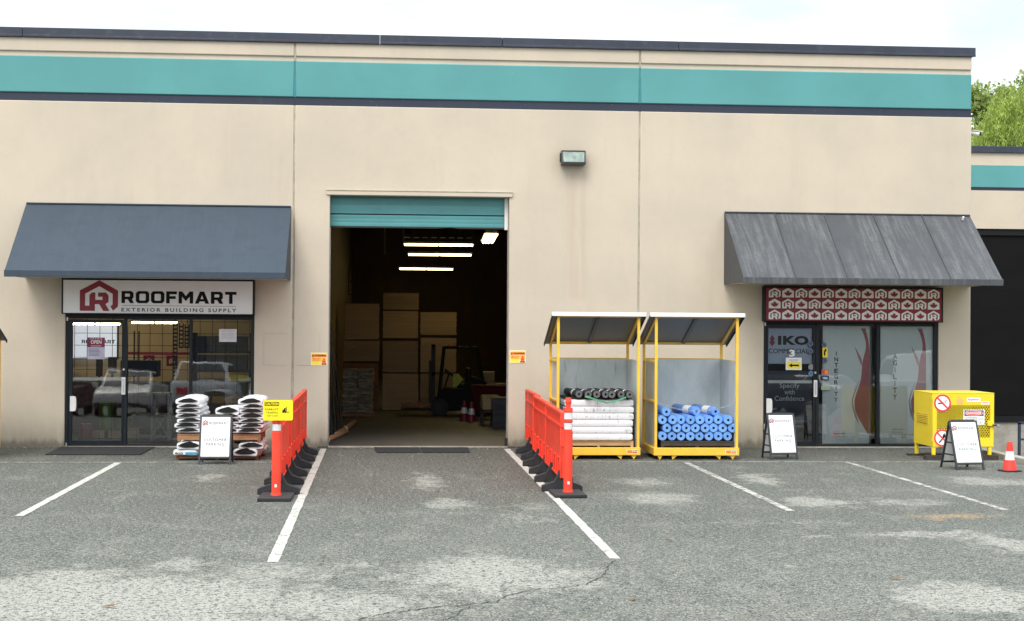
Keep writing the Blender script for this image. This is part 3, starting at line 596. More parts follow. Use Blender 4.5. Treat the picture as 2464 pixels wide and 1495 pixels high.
# ------------------------------------------------------------------ orange barriers and delineator posts
def make_barrier():
    """one linked panel, 2.38 m along Y, standing on two rubber feet"""
    B = thing('barrier', '', 'barrier', (0,0,0)); Lh = 1.147
    p = MB(); p.box(-.016,.016,-Lh,Lh,.17,1.0)                                   # web
    for s in (-1,1):
        x0, x1 = (.016,.034) if s > 0 else (-.034,-.016)
        p.box(x0,x1,-Lh,Lh,.955,1.0); p.box(x0,x1,-Lh,Lh,.80,.84); p.box(x0,x1,-Lh,-Lh+.07,.84,.955); p.box(x0,x1,Lh-.07,Lh,.84,.955)
        p.prism([(-Lh+.07,.84),(-Lh+.07,.90),(-Lh+.14,.84)],'x',x0,x1); p.prism([(Lh-.07,.84),(Lh-.07,.90),(Lh-.14,.84)],'x',x0,x1)
        p.box(x0,x1,-Lh,-Lh+.05,.17,.80); p.box(x0,x1,Lh-.05,Lh,.17,.80); p.box(x0,x1,-Lh+.05,Lh-.05,.17,.20)
        for yy in (-.85,-.30,.30,.85):
            p.box(x0,x1,yy-.16,yy+.16,.40,.425); p.box(x0,x1,yy-.16,yy-.13,.20,.40); p.box(x0,x1,yy+.13,yy+.16,.20,.40)
    p.build('board', M['orange'], B, bevel=.006)
    for z in (.62,.86):
        for q in (-Lh+.0,Lh-.0): MB().cyl((0,q,z-.05),(0,q,z+.05),.022,n=10).build('hook', M['orange'], B)
    for yy in (-1.045,.125):
        pr = [(-.255,.0),(.255,.0),(.255,.065),(.23,.08),(.10,.125),(.055,.20),(.04,.26),(-.04,.26),(-.055,.20),(-.10,.125),(-.23,.08),(-.255,.065)]
        f = MB(); f.prism(pr,'y',yy-.075,yy+.075)
        f.prism([(-.22,.02),(-.10,.02),(-.10,.085),(-.20,.055)],'y',yy-.082,yy-.0755); f.prism([(.22,.02),(.10,.02),(.10,.085),(.20,.055)],'y',yy-.082,yy-.0755)
        f.build('foot', M['rubber'], B, bevel=.008)
    return B
bar0 = make_barrier(); first = True
for x, ys, side in ((-1.23,(-6.25,-3.95,-1.65),'bag pallets'),(2.30,(-5.95,-3.65,-1.35),'roll cages')):
    for j, y in enumerate(ys):
        lab = 'orange plastic barrier panel beside the %s, %s' % (side, ('end panel touching the delineator post','middle of its row of three','end panel next to the loading door')[j])
        rz = RAD((-1.0,-.8,-.9)[j]) if x > 0 else RAD((.2,-.3,.25)[j]); x += .04*j+.01 if x > 0 else 0
        if first: bar0.location = (x,y,0); bar0.rotation_euler = (0,0,rz); tag(bar0, lab, None, 'linked orange barrier panels'); first = False
        else: dup(bar0, (x,y,0), rz, lab, 'linked orange barrier panels')
def post(x, y, rz, lab, sign):
    P = thing('delineator_post', lab, 'delineator post', (x,y,0), rz, 'orange delineator posts')
    MB().box(-.195,.195,-.30,.34,0,.045).build('base', M['rubber'], P, bevel=.01)
    t = MB(); H = .94 if sign else 1.06
    t.cyl((0,0,.045),(0,0,.075),.064,.060,n=20); t.cyl((0,0,.075),(0,0,.775),.055,.055,n=20)
    for z in (.775,.905) if not sign else (.775,.905): t.cyl((0,0,z),(0,0,z+.016),.058,n=20)
    t.cyl((0,0,.791),(0,0,H),.049,.049,n=20)
    if not sign:
        t.cyl((0,0,1.035),(0,0,1.08),.056,.052,n=20); t.cyl((0,0,1.08),(0,0,1.115),.030,.030,n=14); t.cyl((0,0,1.115),(0,0,1.15),.030,.040,n=14); t.cyl((0,0,1.15),(0,0,1.20),.040,.034,n=14)
    t.build('tube', M['orange'], P)
    for z in ((.815,),(.815,.94))[0 if sign else 1]: MB().cyl((0,0,z),(0,0,z+.078),.0515,n=20,caps=False).build('reflective_band', M['reflect'], P)
    st = MB().rect(-.014,.014,.145,.18,-.0565,0); st.build('sticker', M['white'], P)
    return P
post(-1.225,-7.83,RAD(-1),'orange delineator post carrying the yellow caution sign','s')
post(2.305,-7.52,RAD(1),'orange delineator post with two white bands and moulded top by the roll cages',None)
M['caution'] = pmat('caution_yellow', (.92,.78,.02), .35, var=.04)
CS = thing('caution_sign', 'yellow caution forklift traffic sign fixed to the delineator post', 'sign', (-1.205,-7.905,.935), RAD(2))
s = MB(); r_ = []
for cx, cz, a0 in ((.153,.026,-90),(.153,.224,0),(-.153,.224,90),(-.153,.026,180)):
    for i in range(5): a = RAD(a0+i*22.5); r_.append((cx+.022*math.cos(a), cz+.022*math.sin(a)))
s.prism(r_,'y',-.005,.004); s.build('plate', M['caution'], CS)
t = MB(); t.rect(-.158,.012,.178,.222,-.0065,0); put_text(t,'CAUTION',-.15,.005,.184,.216,-.008,1,bold=.04)
put_text(t,'FORKLIFT',-.15,.005,.125,.147,-.0065,0,bold=.01,space=1.2); put_text(t,'TRAFFIC',-.14,0,.085,.107,-.0065,0,bold=.01,space=1.2); put_text(t,'KEEP CLEAR',-.13,0,.052,.066,-.0065,0)
t.flat([(.05,.11),(.09,.105),(.09,.15),(.075,.155),(.065,.125),(.055,.14)],-.0065,0); t.rect(.095,.102,.10,.165,-.0065,0); t.rect(.102,.135,.10,.106,-.0065,0); t.disc(.06,.104,.011,-.0068,m=0,n=12); t.disc(.085,.104,.011,-.0068,m=0,n=12)
t.build('lettering', [M['ink'],M['caution']], CS); MB().bar((0,.006,.02),(0,.04,-.06),.03,.008).build('bracket', M['orange'], CS)

# ------------------------------------------------------------------ pallets
def pallet(x, y, z, wx, dy, lab, m, h=.12, cat='pallet', rz=0):
    P = thing('pallet', lab, cat, (x,y,z), rz)
    bd = MB().box(-wx/2,wx/2,-dy/2,-dy/2+.09,h-.022,h).mesh('deck_board', m); n = 7
    for i in range(n): link('deck_board', bd, P, loc=(0, i*(dy-.09)/(n-1), 0))
    for xx in (-wx/2+.025,0,wx/2-.025):
        sp = MB()
        prof = [(-dy/2,0),(-dy/2+.15,0),(-dy/2+.18,.035),(-dy/2+.36,.035),(-dy/2+.39,0),(dy/2-.39,0),(dy/2-.36,.035),(dy/2-.18,.035),(dy/2-.15,0),(dy/2,0),(dy/2,h-.024),(-dy/2,h-.024)]
        sp.prism(prof,'x',xx-.02,xx+.02); sp.build('stringer', m, P)
    fb = MB().box(-wx/2,wx/2,-dy/2+.001,-dy/2+.021,.022,h-.026); fb.build('front_board', m, P)
    return P

# ------------------------------------------------------------------ roll cages
def cage(cx, cy, label, wx=1.30, dy=1.20, rz=0):
    """display cage: floor frame on triangular feet, four posts, sheet panels on three sides, pitched roof"""
    K = thing('display_cage', label, 'display cage', (cx,cy,0), rz, 'yellow display cages against the wall'); h = wx/2; f, b_ = -dy/2, dy/2; Y = M['yellow']
    fr = MB(); fr.box(-h-.01,h+.01,f-.02,f+.05,.065,.185); fr.box(-h,h,b_-.06,b_,.07,.18); fr.box(-h-.008,-h+.05,f+.05,b_-.06,.07,.18); fr.box(h-.05,h+.008,f+.05,b_-.06,.07,.18); fr.box(-.03,.03,f+.05,b_-.06,.09,.17)
    fr.build('floor_frame', Y, K, bevel=.005)
    for sx in (-1,1):
        for sy, z1 in ((f+.022,2.235),(b_-.022,1.79)):
            MB().box(sx*(h-.024)-.021,sx*(h-.024)+.021,sy-.021,sy+.021,.18,z1).build('post', Y, K, bevel=.003)
        for off in (.09,.32):
            xx = sx*(h-off)
            MB().prism([(xx-.042,.064),(xx+.042,.064),(xx,-.0)] if off < .1 else [(xx-.045,.064),(xx+.045,.064),(xx+sx*.03,.0)], 'y', f, f+.05).build('foot', Y, K)
            MB().prism([(xx-.042,.069),(xx+.042,.069),(xx,.0)], 'y', b_-.055, b_-.01).build('foot', Y, K)
    MB().box(-h+.048,h-.048,b_-.050,b_-.047,.18,1.54).build('back_panel', M['galv'], K)
    for sx in (-1,1): MB().box(sx*(h-.049)-.0015,sx*(h-.049)+.0015,f+.045,b_-.051,.18,1.54).build('side_panel', M['galv'], K)
    rl = MB()
    for sx in (-1,1):
        for z in (1.525,.90): rl.box(sx*(h-.024)-.016,sx*(h-.024)+.016,f+.043,b_-.043,z-.018,z+.018)
    rl.box(-h+.045,h-.045,b_-.040,b_-.006,1.525,1.556); rl.build('rail', Y, K, bevel=.003)
    # pitched roof, high at the front
    zf, zb, yf, yb = 2.255, 1.775, f-.05, b_+.06; ov = h+.075; th = .022
    q = lambda y: zf+(zb-zf)*(y-yf)/(yb-yf)
    rf = MB(); rf.add([(-ov,yf,zf),(ov,yf,zf),(ov,yb,zb),(-ov,yb,zb),(-ov,yf,zf+th),(ov,yf,zf+th),(ov,yb,zb+th),(-ov,yb,zb+th)], [(4,5,6,7),(0,1,5,4),(2,3,7,6),(1,2,6,5),(3,0,4,7)], 0); rf.add([(-ov,yf,zf),(ov,yf,zf),(ov,yb,zb),(-ov,yb,zb)], [(3,2,1,0)], 1)
    rf.build('roof', [M['roofsheet'],M['roofunder']], K)
    MB().box(-ov-.01,ov+.01,yf-.012,yf+.004,zf-.03,zf+.034).box(-ov-.01,ov+.01,yf+.004,yf+.05,zf+.026-.012,zf+.034).build('front_trim', M['white'], K, bevel=.004)
    rr = MB()
    for sx in (-1,1): rr.bar((sx*(h-.024),f+.022,q(f)-.022),(sx*(h-.024),b_-.02,q(b_)-.012),.034)
    rr.bar((-h+.02,f+.022,2.225),(h-.02,f+.022,2.225),.034); rr.bar((-h+.02,b_-.03,1.80),(h-.02,b_-.03,1.80),.034); rr.build('roof_rail', Y, K)
    MB().bar((0,f+.05,q(f)-.03),(0,b_-.05,q(b_)+.015),.055,.035).build('roof_rib', pmat('rib_grey',(.09,.095,.10),.45,.4) if 'rib_grey' not in bpy.data.materials else bpy.data.materials['rib_grey'], K)
    for sx in (-1,1): MB().bar((sx*ov,yf,zf-.012),(sx*ov,yb,zb-.012),.012,.05).build('roof_edge', M['steel_d'], K)
    st = MB(); st.rect(h-.21,h-.03,.088,.155,f-.0215,0); st.rect(h-.20,h-.12,.098,.146,f-.0225,1); put_text(st,'CAUTION',h-.115,h-.035,.125,.146,f-.0225,2,bold=.02); st.rect(h-.115,h-.04,.098,.118,f-.0225,3)
    st.build('sticker', [M['cream'],M['warn_o'],M['ink'],M['sign_red2']], K)
    return K
KL = cage(3.385,-1.77,'yellow roll cage holding the white wrapped rolls and black rolls',1.31,1.15)
KR = cage(4.925,-1.80,'yellow roll cage holding the stacked blue rolls',1.33,1.20)
cage(-6.63,-1.77,'yellow cage at the picture edge showing its sloping grey roof corner',1.31,1.15)
ch = MB(); n = 26
for i in range(n):
    t0, t1 = i/n, (i+1)/n; z = lambda t: .90-.16*4*t*(1-t)*.9; X = lambda t: -.63+1.26*t
    ch.bar((X(t0),-.575,z(t0)),(X(t1)+.006,-.575,z(t1)),.014,.006, up=(0,1,0) if i % 2 else (0,0,1))
ch.build('chain', M['chrome'], KR)

pallet(3.40,-1.80,.187,1.10,1.0,'pale wooden pallet under the white wrapped rolls',M['wood_p'],.10)
pallet(4.95,-1.85,.187,1.15,1.0,'dark wooden pallet under the stacked blue rolls',M['wood_d'],.10)
def wrapmat():
    m, t, b = newmat('white_wrap'); N = NT(t); co = N.objco()
    pr = N.noise(N.vscale(co,(16,1,5)), 2.2, 4, .7); pr2 = N.noise(N.vscale(co,(1.4,1,3)), 2, 2)
    c = N.mix(N.math('MULTIPLY', N.smap(pr, .54, .66), N.smap(pr2, .4, .6)), (.80,.81,.83), (.36,.38,.42))
    N.l(c, b.inputs['Base Color']); b.inputs['Roughness'].default_value = .22; b.inputs['Coat Weight'].default_value = .3
    N.bump(N.math('ADD', N.noise(N.vscale(co,(1,4,4)), 9, 4), N.noise(N.vscale(co,(9,1,1)), 5, 3)), .35, .012, b); return m
M['wrap'] = wrapmat(); M['blue'] = pmat('blue_roll_wrap', (.13,.30,.72), .38, var=.10, scale=7, bump=.10, bscale=25, objvar=.10); M['blue_e'] = pmat('blue_roll_end', (.16,.36,.78), .55, var=.16, scale=30, bump=.2, bscale=80, objvar=.10)
M['core'] = pmat('roll_core', (.015,.016,.02), .8); M['blk'] = pmat('black_membrane', (.017,.017,.018), .55, var=.3, bump=.2, bscale=40); M['blk_e'] = pmat('black_membrane_end', (.11,.115,.12), .6, var=.25, scale=40)
NUM = ['first','second','third','fourth','fifth','sixth','seventh','eighth']
# white wrapped rolls: six layers, lying parallel to the wall
wr = MB(); R = .0525; nn = 18; prof = [(-.54,.034),(-.52,.048),(-.46,R),(.46,R),(.52,.048),(.54,.034)]
for x, r in prof: wr.v += [(x, r*math.copysign(abs(math.cos(2*math.pi*i/nn))**.42, math.cos(2*math.pi*i/nn)), r*1.04*math.copysign(abs(math.sin(2*math.pi*i/nn))**.42, math.sin(2*math.pi*i/nn))) for i in range(nn)]
wr.f = [(j*nn+i,j*nn+(i+1)%nn,(j+1)*nn+(i+1)%nn,(j+1)*nn+i) for j in range(5) for i in range(nn)]+[tuple(range(nn)),tuple(range(5*nn,6*nn))]; wr.m = [0]*len(wr.f)
wme = wr.mesh('wrapped_roll', M['wrap']); rnd = random.Random(3)
for L in range(6):
    for d in range(8):
        o = link('wrapped_roll', wme, loc=(3.40+rnd.uniform(-.012,.012),-2.28+d*.112,.345+L*.1055), rot=(rnd.choice((0,math.pi))+rnd.uniform(-.04,.04),0,0))
        tag(o, ('white wrapped roll at the front of the wrapped stack, %s layer up' % NUM[L]) if d == 0 else 'white wrapped roll %s row behind the front of the wrapped stack, %s layer up' % (NUM[d-1],NUM[L]), 'roll', 'white wrapped rolls in the cage')
fm = MB()
for z in (.36,.44,.52,.66,.82): pass
cb = MB().box(-.52,.52,-.48,.42,0,.018).build('cover_board', M['wood_d']); cb.location = (3.40,-1.80,.935); tag(cb,'thin dark board lying between white and black rolls','board')
# black rolls
bm0 = MB().annulus_roll((0,-.5,0),(0,.5,0),.060,.018,20).mesh('black_roll',[M['blk'],M['blk_e'],M['core']])
for i, (x, y, rz) in enumerate([(3.045,-1.86,4),(3.19,-1.92,3),(3.355,-1.95,-1),(3.48,-1.92,1),(3.60,-1.95,-2),(3.73,-1.93,0),(3.845,-1.96,2)]):
    o = thing('black_roll','black membrane roll on top of the white stack, %s counted from the barrier side' % NUM[i],'roll',(x,y,1.015),RAD(rz),'black membrane rolls in a row')
    link('body', bm0, o, rot=(0,rnd.uniform(0,6),0)); MB().cyl((0,-.22,0),(0,-.12,0),.0612,n=20,caps=False).build('paper_band', M['white'], o)
M['strap'] = pmat('green_strap', (.10,.36,.20), .4)
sb_ = MB(); pts = [(3.16,-2.475,.985),(3.24,-2.50,.965),(3.36,-2.485,.925),(3.50,-2.46,.885),(3.60,-2.46,.905),(3.70,-2.48,.935),(3.80,-2.49,.975)]
for a, b_ in zip(pts,pts[1:]): sb_.bar(a,b_,.028,.004,up=(0,1,0))
tag(sb_.build('green_strap', M['strap']),'green strap sagging across the front of the black rolls','strap')
# blue rolls
bl0 = MB().annulus_roll((0,-.5,0),(0,.5,0),.0715,.020,22).mesh('blue_roll',[M['blue'],M['blue_e'],M['core']])
def blue(x, z, y, rz, lab, band=False):
    o = thing('blue_roll', lab, 'roll', (x,y,z), RAD(rz), 'blue rolls stacked in the cage'); link('body', bl0, o, rot=(0,rnd.uniform(0,6.2),0))
    if band: MB().cyl((0,-.30,0),(0,-.02,0),.0728,n=22,caps=False).build('paper_band', M['white'], o)
px_ = (5.485-4.385)/7.15; rows = [[4.40+.1475*i for i in range(8)],[4.474+.1475*i for i in range(8)],[4.40+.1475*i for i in range(8)]]
for r, xs in enumerate(rows):
    for i, x in enumerate(xs): blue(x-.0+rnd.uniform(-.004,.004), .362+r*.128, -1.86+rnd.uniform(-.03,.03), rnd.uniform(-.6,.6), 'blue roll in the %s row of the blue stack, %s from the barrier side' % (('bottom','middle','upper')[r], NUM[i]))
blue(4.445,.362+.128*3-.002,-1.88,1.0,'blue roll alone at the barrier side on top of the blue stack'); blue(4.885,.362+.128*3,-1.72,9,'banded blue roll lying askew at the middle top of the blue stack',True); blue(5.18,.362+.128*3,-1.80,8,'banded blue roll on top of the blue stack at its far side from the barrier',True)

# ------------------------------------------------------------------ bags on two pallets
M['bag'] = pmat('white_bag', (.76,.77,.79), .35, var=.06, scale=8, bump=.35, bscale=16, dirt=.10, dcol=(.35,.36,.38), objvar=.05); M['bag_d'] = pmat('bag_dark_print', (.013,.013,.012), .5, spec=.25, var=.3, scale=20, bump=.3, bscale=18); M['bag_b'] = pmat('bag_blue_print', (.08,.36,.56), .35, var=.2)
def bag_meshes(seed):
    r = random.Random(seed); nu, nl = 20, 11; W, L, T = .192, .30, .047+.006*(seed%3); mb = MB(); ph = [r.uniform(0,6.3) for _ in range(8)]
    def pt(u, l):
        y = -L+2*L*l/(nl-1); k = y/L; a = 2*math.pi*u/nu; ca, sa = math.cos(a), math.sin(a)
        e = 1-.34*abs(k)**5; w = W*(1-.06*abs(k)**6)
        x = w*math.copysign(abs(ca)**.55, ca); z = T*e*math.copysign(abs(sa)**.5, sa)*(1+.10*math.sin(3*x/W+ph[0])+.08*math.sin(5*y/L+ph[1])+.05*math.sin(9*x/W+7*y/L+ph[2]))
        z -= .012*(x/W)**2; x += .008*math.sin(4*k+ph[3]); y2 = y+.010*math.sin(3*a+ph[4])*(abs(k) > .9)
        return (x,y2,z)
    mb.v = [pt(u,l) for l in range(nl) for u in range(nu)]
    mb.f = [(l*nu+u,l*nu+(u+1)%nu,(l+1)*nu+(u+1)%nu,(l+1)*nu+u) for l in range(nl-1) for u in range(nu)]+[tuple(range(nu)),tuple(range((nl-1)*nu,nl*nu))]; mb.m = [0]*len(mb.f)
    e = MB(); w, h0 = W*r.uniform(.76,.90), T*r.uniform(.78,1.05); tilt = r.uniform(-.05,.05); n = 16; y = -L-.014
    top = [(-w+2*w*i/n, h0*(1-abs(2*i/n-1)**1.7)*(1+.05*math.sin(i*1.1+ph[5]))+tilt*(-w+2*w*i/n)) for i in range(n+1)]; bot = [(w-2*w*i/n, -h0*.45*(1-abs(2*i/n-1)**2.6)*(1+.06*math.sin(i*.9+ph[6]))+tilt*(w-2*w*i/n)) for i in range(1,n)]
    e.prism(top+bot,'y',y,-L+.03)
    return mb.mesh('bag',M['bag'],60), e.mesh('dark_end',M['bag_d'],60)
BAGS = [bag_meshes(s) for s in range(5)]
def bag(x, y, z, rz, lab, group, flat=1.0):
    b = thing('bag', lab, 'bag', (x,y,z), RAD(rz), group); m, e = rnd.choice(BAGS); fl = rnd.random() < .12
    o = link('sack', m, b); o.scale = (1,1,flat); o2 = link('dark_end', e, b); o2.scale = (1,1,flat)
    return b
pallet(-2.46,-1.92,0,1.24,1.08,'worn wooden pallet on the ground under the lower bags',M['wood'],.075)
pallet(-2.43,-1.97,.285,1.25,1.08,'reddish wooden pallet carrying the upper bag stacks',M['wood'],.115)
stacks = [(-2.89,7,'tall bag stack by the glass door'),(-2.295,5,'short middle bag stack'),(-1.945,7,'tall bag stack beside the caution sign')]
for k, (x, n, nm) in enumerate([(-2.88,2,'bottom tier by the glass door'),(-2.47,2,'bottom tier behind the white sign board'),(-2.0,2,'bottom tier by the caution sign')]):
    for i in range(n):
        for d, y in enumerate((-2.24,-1.60)):
            b = bag(x+rnd.uniform(-.03,.05),y+rnd.uniform(-.03,.03),.122+i*.10,rnd.uniform(-4,4),('white bag with dark end in the %s, %s layer' % (nm, ('lower','upper')[i])) if d == 0 else 'white bag at the rear of the %s, %s layer' % (nm, ('lower','upper')[i]),'white bags stacked on pallets',1.14)
            if i == 0 and d == 0 and k != 2:
                pr = MB().rect(-.10,.0,-.022,-.002,-.3165,0); put_text(pr,'IKO',-.155,-.035,-.030,.0,-.3165,1,bold=.04); pr.v = pr.v[4:]; pr.f = [tuple(i_-4 for i_ in f) for f in pr.f[1:]]; pr.m = pr.m[1:]
                pr.rect(.0,.175,-.034,.004,-.3165,0); bpy.data.objects.remove([c_ for c_ in b.children if c_.name.startswith('dark_end')][0]); pr.build('print', [M['bag_b'],M['ink']], b)
for x, n, nm in stacks:
    for i in range(n):
        top = i == n-1
        for d, y in enumerate((-2.22,-1.62)):
            if d == 1 and top and n == 5: continue
            bag(x+rnd.uniform(-.022,.022),y+rnd.uniform(-.035,.02),.452+i*.0735,rnd.uniform(-4,4),('white bag with dark end in the %s, %s' % (nm, 'on top' if top else NUM[i]+' up')) if d == 0 else 'white bag behind the %s, %s up' % (nm, NUM[i]),'white bags stacked on pallets',.86+.25*(i==n-1))

# ------------------------------------------------------------------ A-frame boards
M['board'] = pmat('board_white', (.82,.82,.82), .3, var=.02); M['board_t'] = pmat('board_print', (.09,.15,.17), .6, spec=.2); M['board_g'] = pmat('board_print_grey', (.26,.28,.31), .6, spec=.2); M['aframe'] = pmat('board_frame', (.026,.033,.042), .4, var=.1)
def aframe(x, y, rz, label, wd=.50, H=.70, spread=.40):
    A = thing('sandwich_board', label, 'sandwich board', (x,y,0), RAD(rz), 'customer parking sandwich boards'); h = wd/2
    ang = math.atan2(spread/2, H); Rm = Matrix.Translation((0,0,H)) @ Matrix.Rotation(-ang,4,'X'); ln = math.hypot(H, spread/2)
    for s, nm in ((1,'front'),(-1,'rear')):
        T = Rm if s > 0 else Matrix.Rotation(math.pi,4,'Z') @ Rm
        f = MB(); f.box(-h,-h+.028,-.014,.014,-ln,0); f.box(h-.028,h,-.014,.014,-ln,0); f.box(-h+.028,h-.028,-.014,.014,-.026,0); f.box(-h+.028,h-.028,-.014,.014,-ln+.085,-ln+.113)
        fm_ = f.mesh('leg_frame', M['aframe']); fm_.transform(T); link('leg_frame', fm_, A, bevel=.003)
        p = MB().box(-h+.0285,h-.0285,-.010,.008,-ln+.1135,-.0265).mesh('panel', M['board']); p.transform(T); po = link('panel', p, A)
        l = MB(); t_ = -.12; put_text(l,'CUSTOMER',-.165,.165,t_-.270,t_-.226,-.0125,0,bold=.008,space=1.2); put_text(l,'PARKING',-.135,.135,t_-.338,t_-.294,-.0125,0,bold=.008,space=1.2)
        l.flat(place(LOGO,-.195,-.115,t_-.035,t_+.045),-.0115,1); chars(l,'ROOFMART',-.10,.175,t_-.02,t_+.022,-.0125,2,.3)
        lm = l.mesh('lettering',[M['board_t'],M['red_b'],M['board_g']]); lm.transform(T); lo = link('lettering', lm, po)
    sx = MB()
    for s in (-1,1):
        for q in (.30,.55): sx.bar((s*(h-.012),-spread/2*(1-q)-.0,H*q),(s*(h-.012),spread/2*(1-q),H*q),.006,.022)
    sx.build('spreader', M['steel_d'], A); MB().cyl((-h+.04,0,H+.004),(h-.04,0,H+.004),.012,n=8).build('hinge', M['steel_d'], A)
    return A
aframe(-2.42,-3.02,-1.5,'white customer parking board standing before the bag pallets',.475,.71,.36)
aframe(6.30,-2.20,7,'white customer parking board beside the red patterned shop entrance',.455,.71,.42)
aframe(8.62,-3.92,8,'white customer parking board standing before the yellow gas cabinet',.455,.71,.50)

# ------------------------------------------------------------------ gas cabinet
G_ = thing('gas_cabinet','bright yellow mesh-front gas cylinder cabinet on four legs','cabinet',(9.195,-1.98,0),0); W, D, z0, z1 = .50,.44,.205,1.055; LM = M['lemon']
b = MB(); b.box(-W,-W+.006,-D,D,z0,z1-.006); b.box(W-.006,W,-D,D,z0,z1-.006); b.box(-W+.006,W-.006,D-.006,D,z0,z1-.006); b.box(-W+.006,W-.006,-D,D-.006,z0,z0+.006); b.box(-W-.004,W+.004,-D-.004,D+.004,z1-.006,z1+.004)
b.build('shell', LM, G_, bevel=.003)
ox0, ox1, oz0, oz1 = -.43,.44,.35,.86
MB().box(-W+.008,W-.008,D-.05,D-.012,z0+.012,z1-.02).box(-W+.008,-W+.014,-D+.03,D-.051,z0+.012,z1-.02).box(W-.014,W-.008,-D+.03,D-.051,z0+.012,z1-.02).box(-W+.015,W-.015,-D+.03,D-.051,z1-.020,z1-.012).box(-W+.015,W-.015,-D+.03,D-.051,z0+.0065,z0+.0068).build('shade_liner', M['black'], G_)  # black sheets added to stand in for the shade inside the cabinet
f = MB(); f.box(-W+.007,ox0,-D,-D+.02,z0+.007,z1-.007); f.box(ox1,W-.007,-D,-D+.02,z0+.007,z1-.007); f.box(ox0,ox1,-D,-D+.02,z0+.007,oz0); f.box(ox0,ox1,-D,-D+.02,oz1,z1-.007)
DR = f.build('cabinet_door', LM, G_, bevel=.002)
ms = MB(); nx, nz = 21, 9; dx, dz = (ox1-ox0)/nx, (oz1-oz0)/nz
for i in range(nx):
    for j in range(nz):
        x, z = ox0+i*dx, oz0+j*dz
        for a, c in (((x,z+dz/2),(x+dx/2,z)),((x+dx/2,z),(x+dx,z+dz/2)),((x+dx,z+dz/2),(x+dx/2,z+dz)),((x+dx/2,z+dz),(x,z+dz/2))): ms.bar((a[0],-D+.010,a[1]),(c[0],-D+.010,c[1]),.0085,.0125,up=(0,1,0))
o = ms.build('expanded_mesh', LM, DR); o['kind'] = 'stuff'
for xx, yy in ((-W+.03,-D+.035),(W-.06,-D+.035),(-W+.03,D-.05),(W-.06,D-.05)): MB().box(xx-.026,xx+.026,yy-.026,yy+.026,.075 if yy < 0 else .03,z0-.001).build('leg', LM, G_, bevel=.003)
MB().box(-W-.006,-W-.0005,-.22,.28,.555,.70).build('vent_plate', pmat('vent_ochre',(.42,.27,.04),.5,var=.3,stretch=(1,1,12),scale=6), G_)
for i in range(5): MB().box(-W-.014,-W-.006,-.21,.27,.565+i*.027,.577+i*.027).build('louver', LM, G_)
MB().box(W-.11,W-.01,-D-.03,-D-.001,.535,.615).build('latch_plate', LM, DR, bevel=.006); MB().cyl((W-.04,-D-.035,.55),(W+.05,-D-.035,.545),.012,n=8).build('bolt', M['steel_d'], DR); MB().box(W+.03,W+.075,-D-.05,-D-.02,.51,.555).build('padlock', M['chrome'], DR, bevel=.004)
for z in (.98,.32): MB().cyl((-W-.004,-D+.004,z-.03),(-W-.004,-D+.004,z+.03),.011,n=8).build('hinge', LM, DR)
M['sg_red'] = pmat('prohibit_red', (.72,.03,.03), .4); M['sg_pink'] = pmat('sticker_pink', (.55,.10,.35), .5)
def nosmoke(cx, cz, r, flame):
    d = MB(); y = -D-.003; d.disc(cx,cz,r,y,m=0); d.disc(cx,cz,r*.985,y-.0012,m=1,r0=r*.80)
    if not flame:
        d.flat([(cx-.075,cz-.016),(cx+.02,cz-.008),(cx+.02,cz+.009),(cx-.075,cz+.001)],y-.0012,2); d.disc(cx+.045,cz+.004,.009,y-.0012,m=3,n=12)
        for k in range(3): d.flat([(cx+.02+k*.018,cz+.03+k*.006),(cx+.05+k*.014,cz+.024+k*.006),(cx+.052+k*.014,cz+.028+k*.006),(cx+.022+k*.018,cz+.034+k*.006)],y-.0012,2)
    else:
        d.flat([(cx-.06,cz-.07),(cx-.045,cz-.082),(cx+.012,cz-.015),(cx-.004,cz-.004)],y-.0012,2); d.flat([(cx+.0,cz+.0),(cx+.03,cz-.005),(cx+.05,cz+.03),(cx+.035,cz+.075),(cx+.01,cz+.05)],y-.0012,2)
    a, c = RAD(135), RAD(-45); n_ = Vector((math.cos(RAD(45)),math.sin(RAD(45))))*r*.085; p0 = Vector((math.cos(a),math.sin(a)))*r*.82; p1 = -p0
    d.flat([(cx+p0.x+n_.x,cz+p0.y+n_.y),(cx+p1.x+n_.x,cz+p1.y+n_.y),(cx+p1.x-n_.x,cz+p1.y-n_.y),(cx+p0.x-n_.x,cz+p0.y-n_.y)],y-.0024,1)
    d.build('prohibition_sticker',[M['board'],M['sg_red'],M['ink'],M['sg_red']],DR)
nosmoke(-.34,.895,.140,False); nosmoke(-.34,.345,.138,True)
d = MB(); y = -D-.002; d.rect(.0,.345,.552,.795,y,0); d.rect(.018,.327,.695,.782,y-.001,1)
ov = [(.1725+.145*math.copysign(abs(math.cos(t))**.5,math.cos(t)), .7385+.038*math.copysign(abs(math.sin(t))**.8,math.sin(t))) for t in [2*math.pi*i/36 for i in range(36)]]
d.flat(ov,y-.002,0); d.flat([(.1725+(u-.1725)*.95,.7385+(v-.7385)*.88) for u, v in ov],y-.003,2); put_text(d,'DANGER',.05,.295,.717,.760,y-.004,0,bold=.03)
for k, (s_, xa, xb) in enumerate((('FLAMMABLE',.04,.22),('NO SMOKING',.03,.22),('NO OPEN',.06,.20),('FLAMES',.07,.19))): put_text(d,s_,xa,xb,.660-k*.026,.676-k*.026,y-.001,3)
d.disc(.275,.62,.045,y-.0008,m=3,r0=.042); put_text(d,'Stop',.25,.30,.625,.642,y-.001,1); d.flat([(.268,.59),(.285,.59),(.276,.605)],y-.001,1)
d.build('danger_sign',[M['board'],M['ink'],M['sg_red'],M['board_t']],DR)
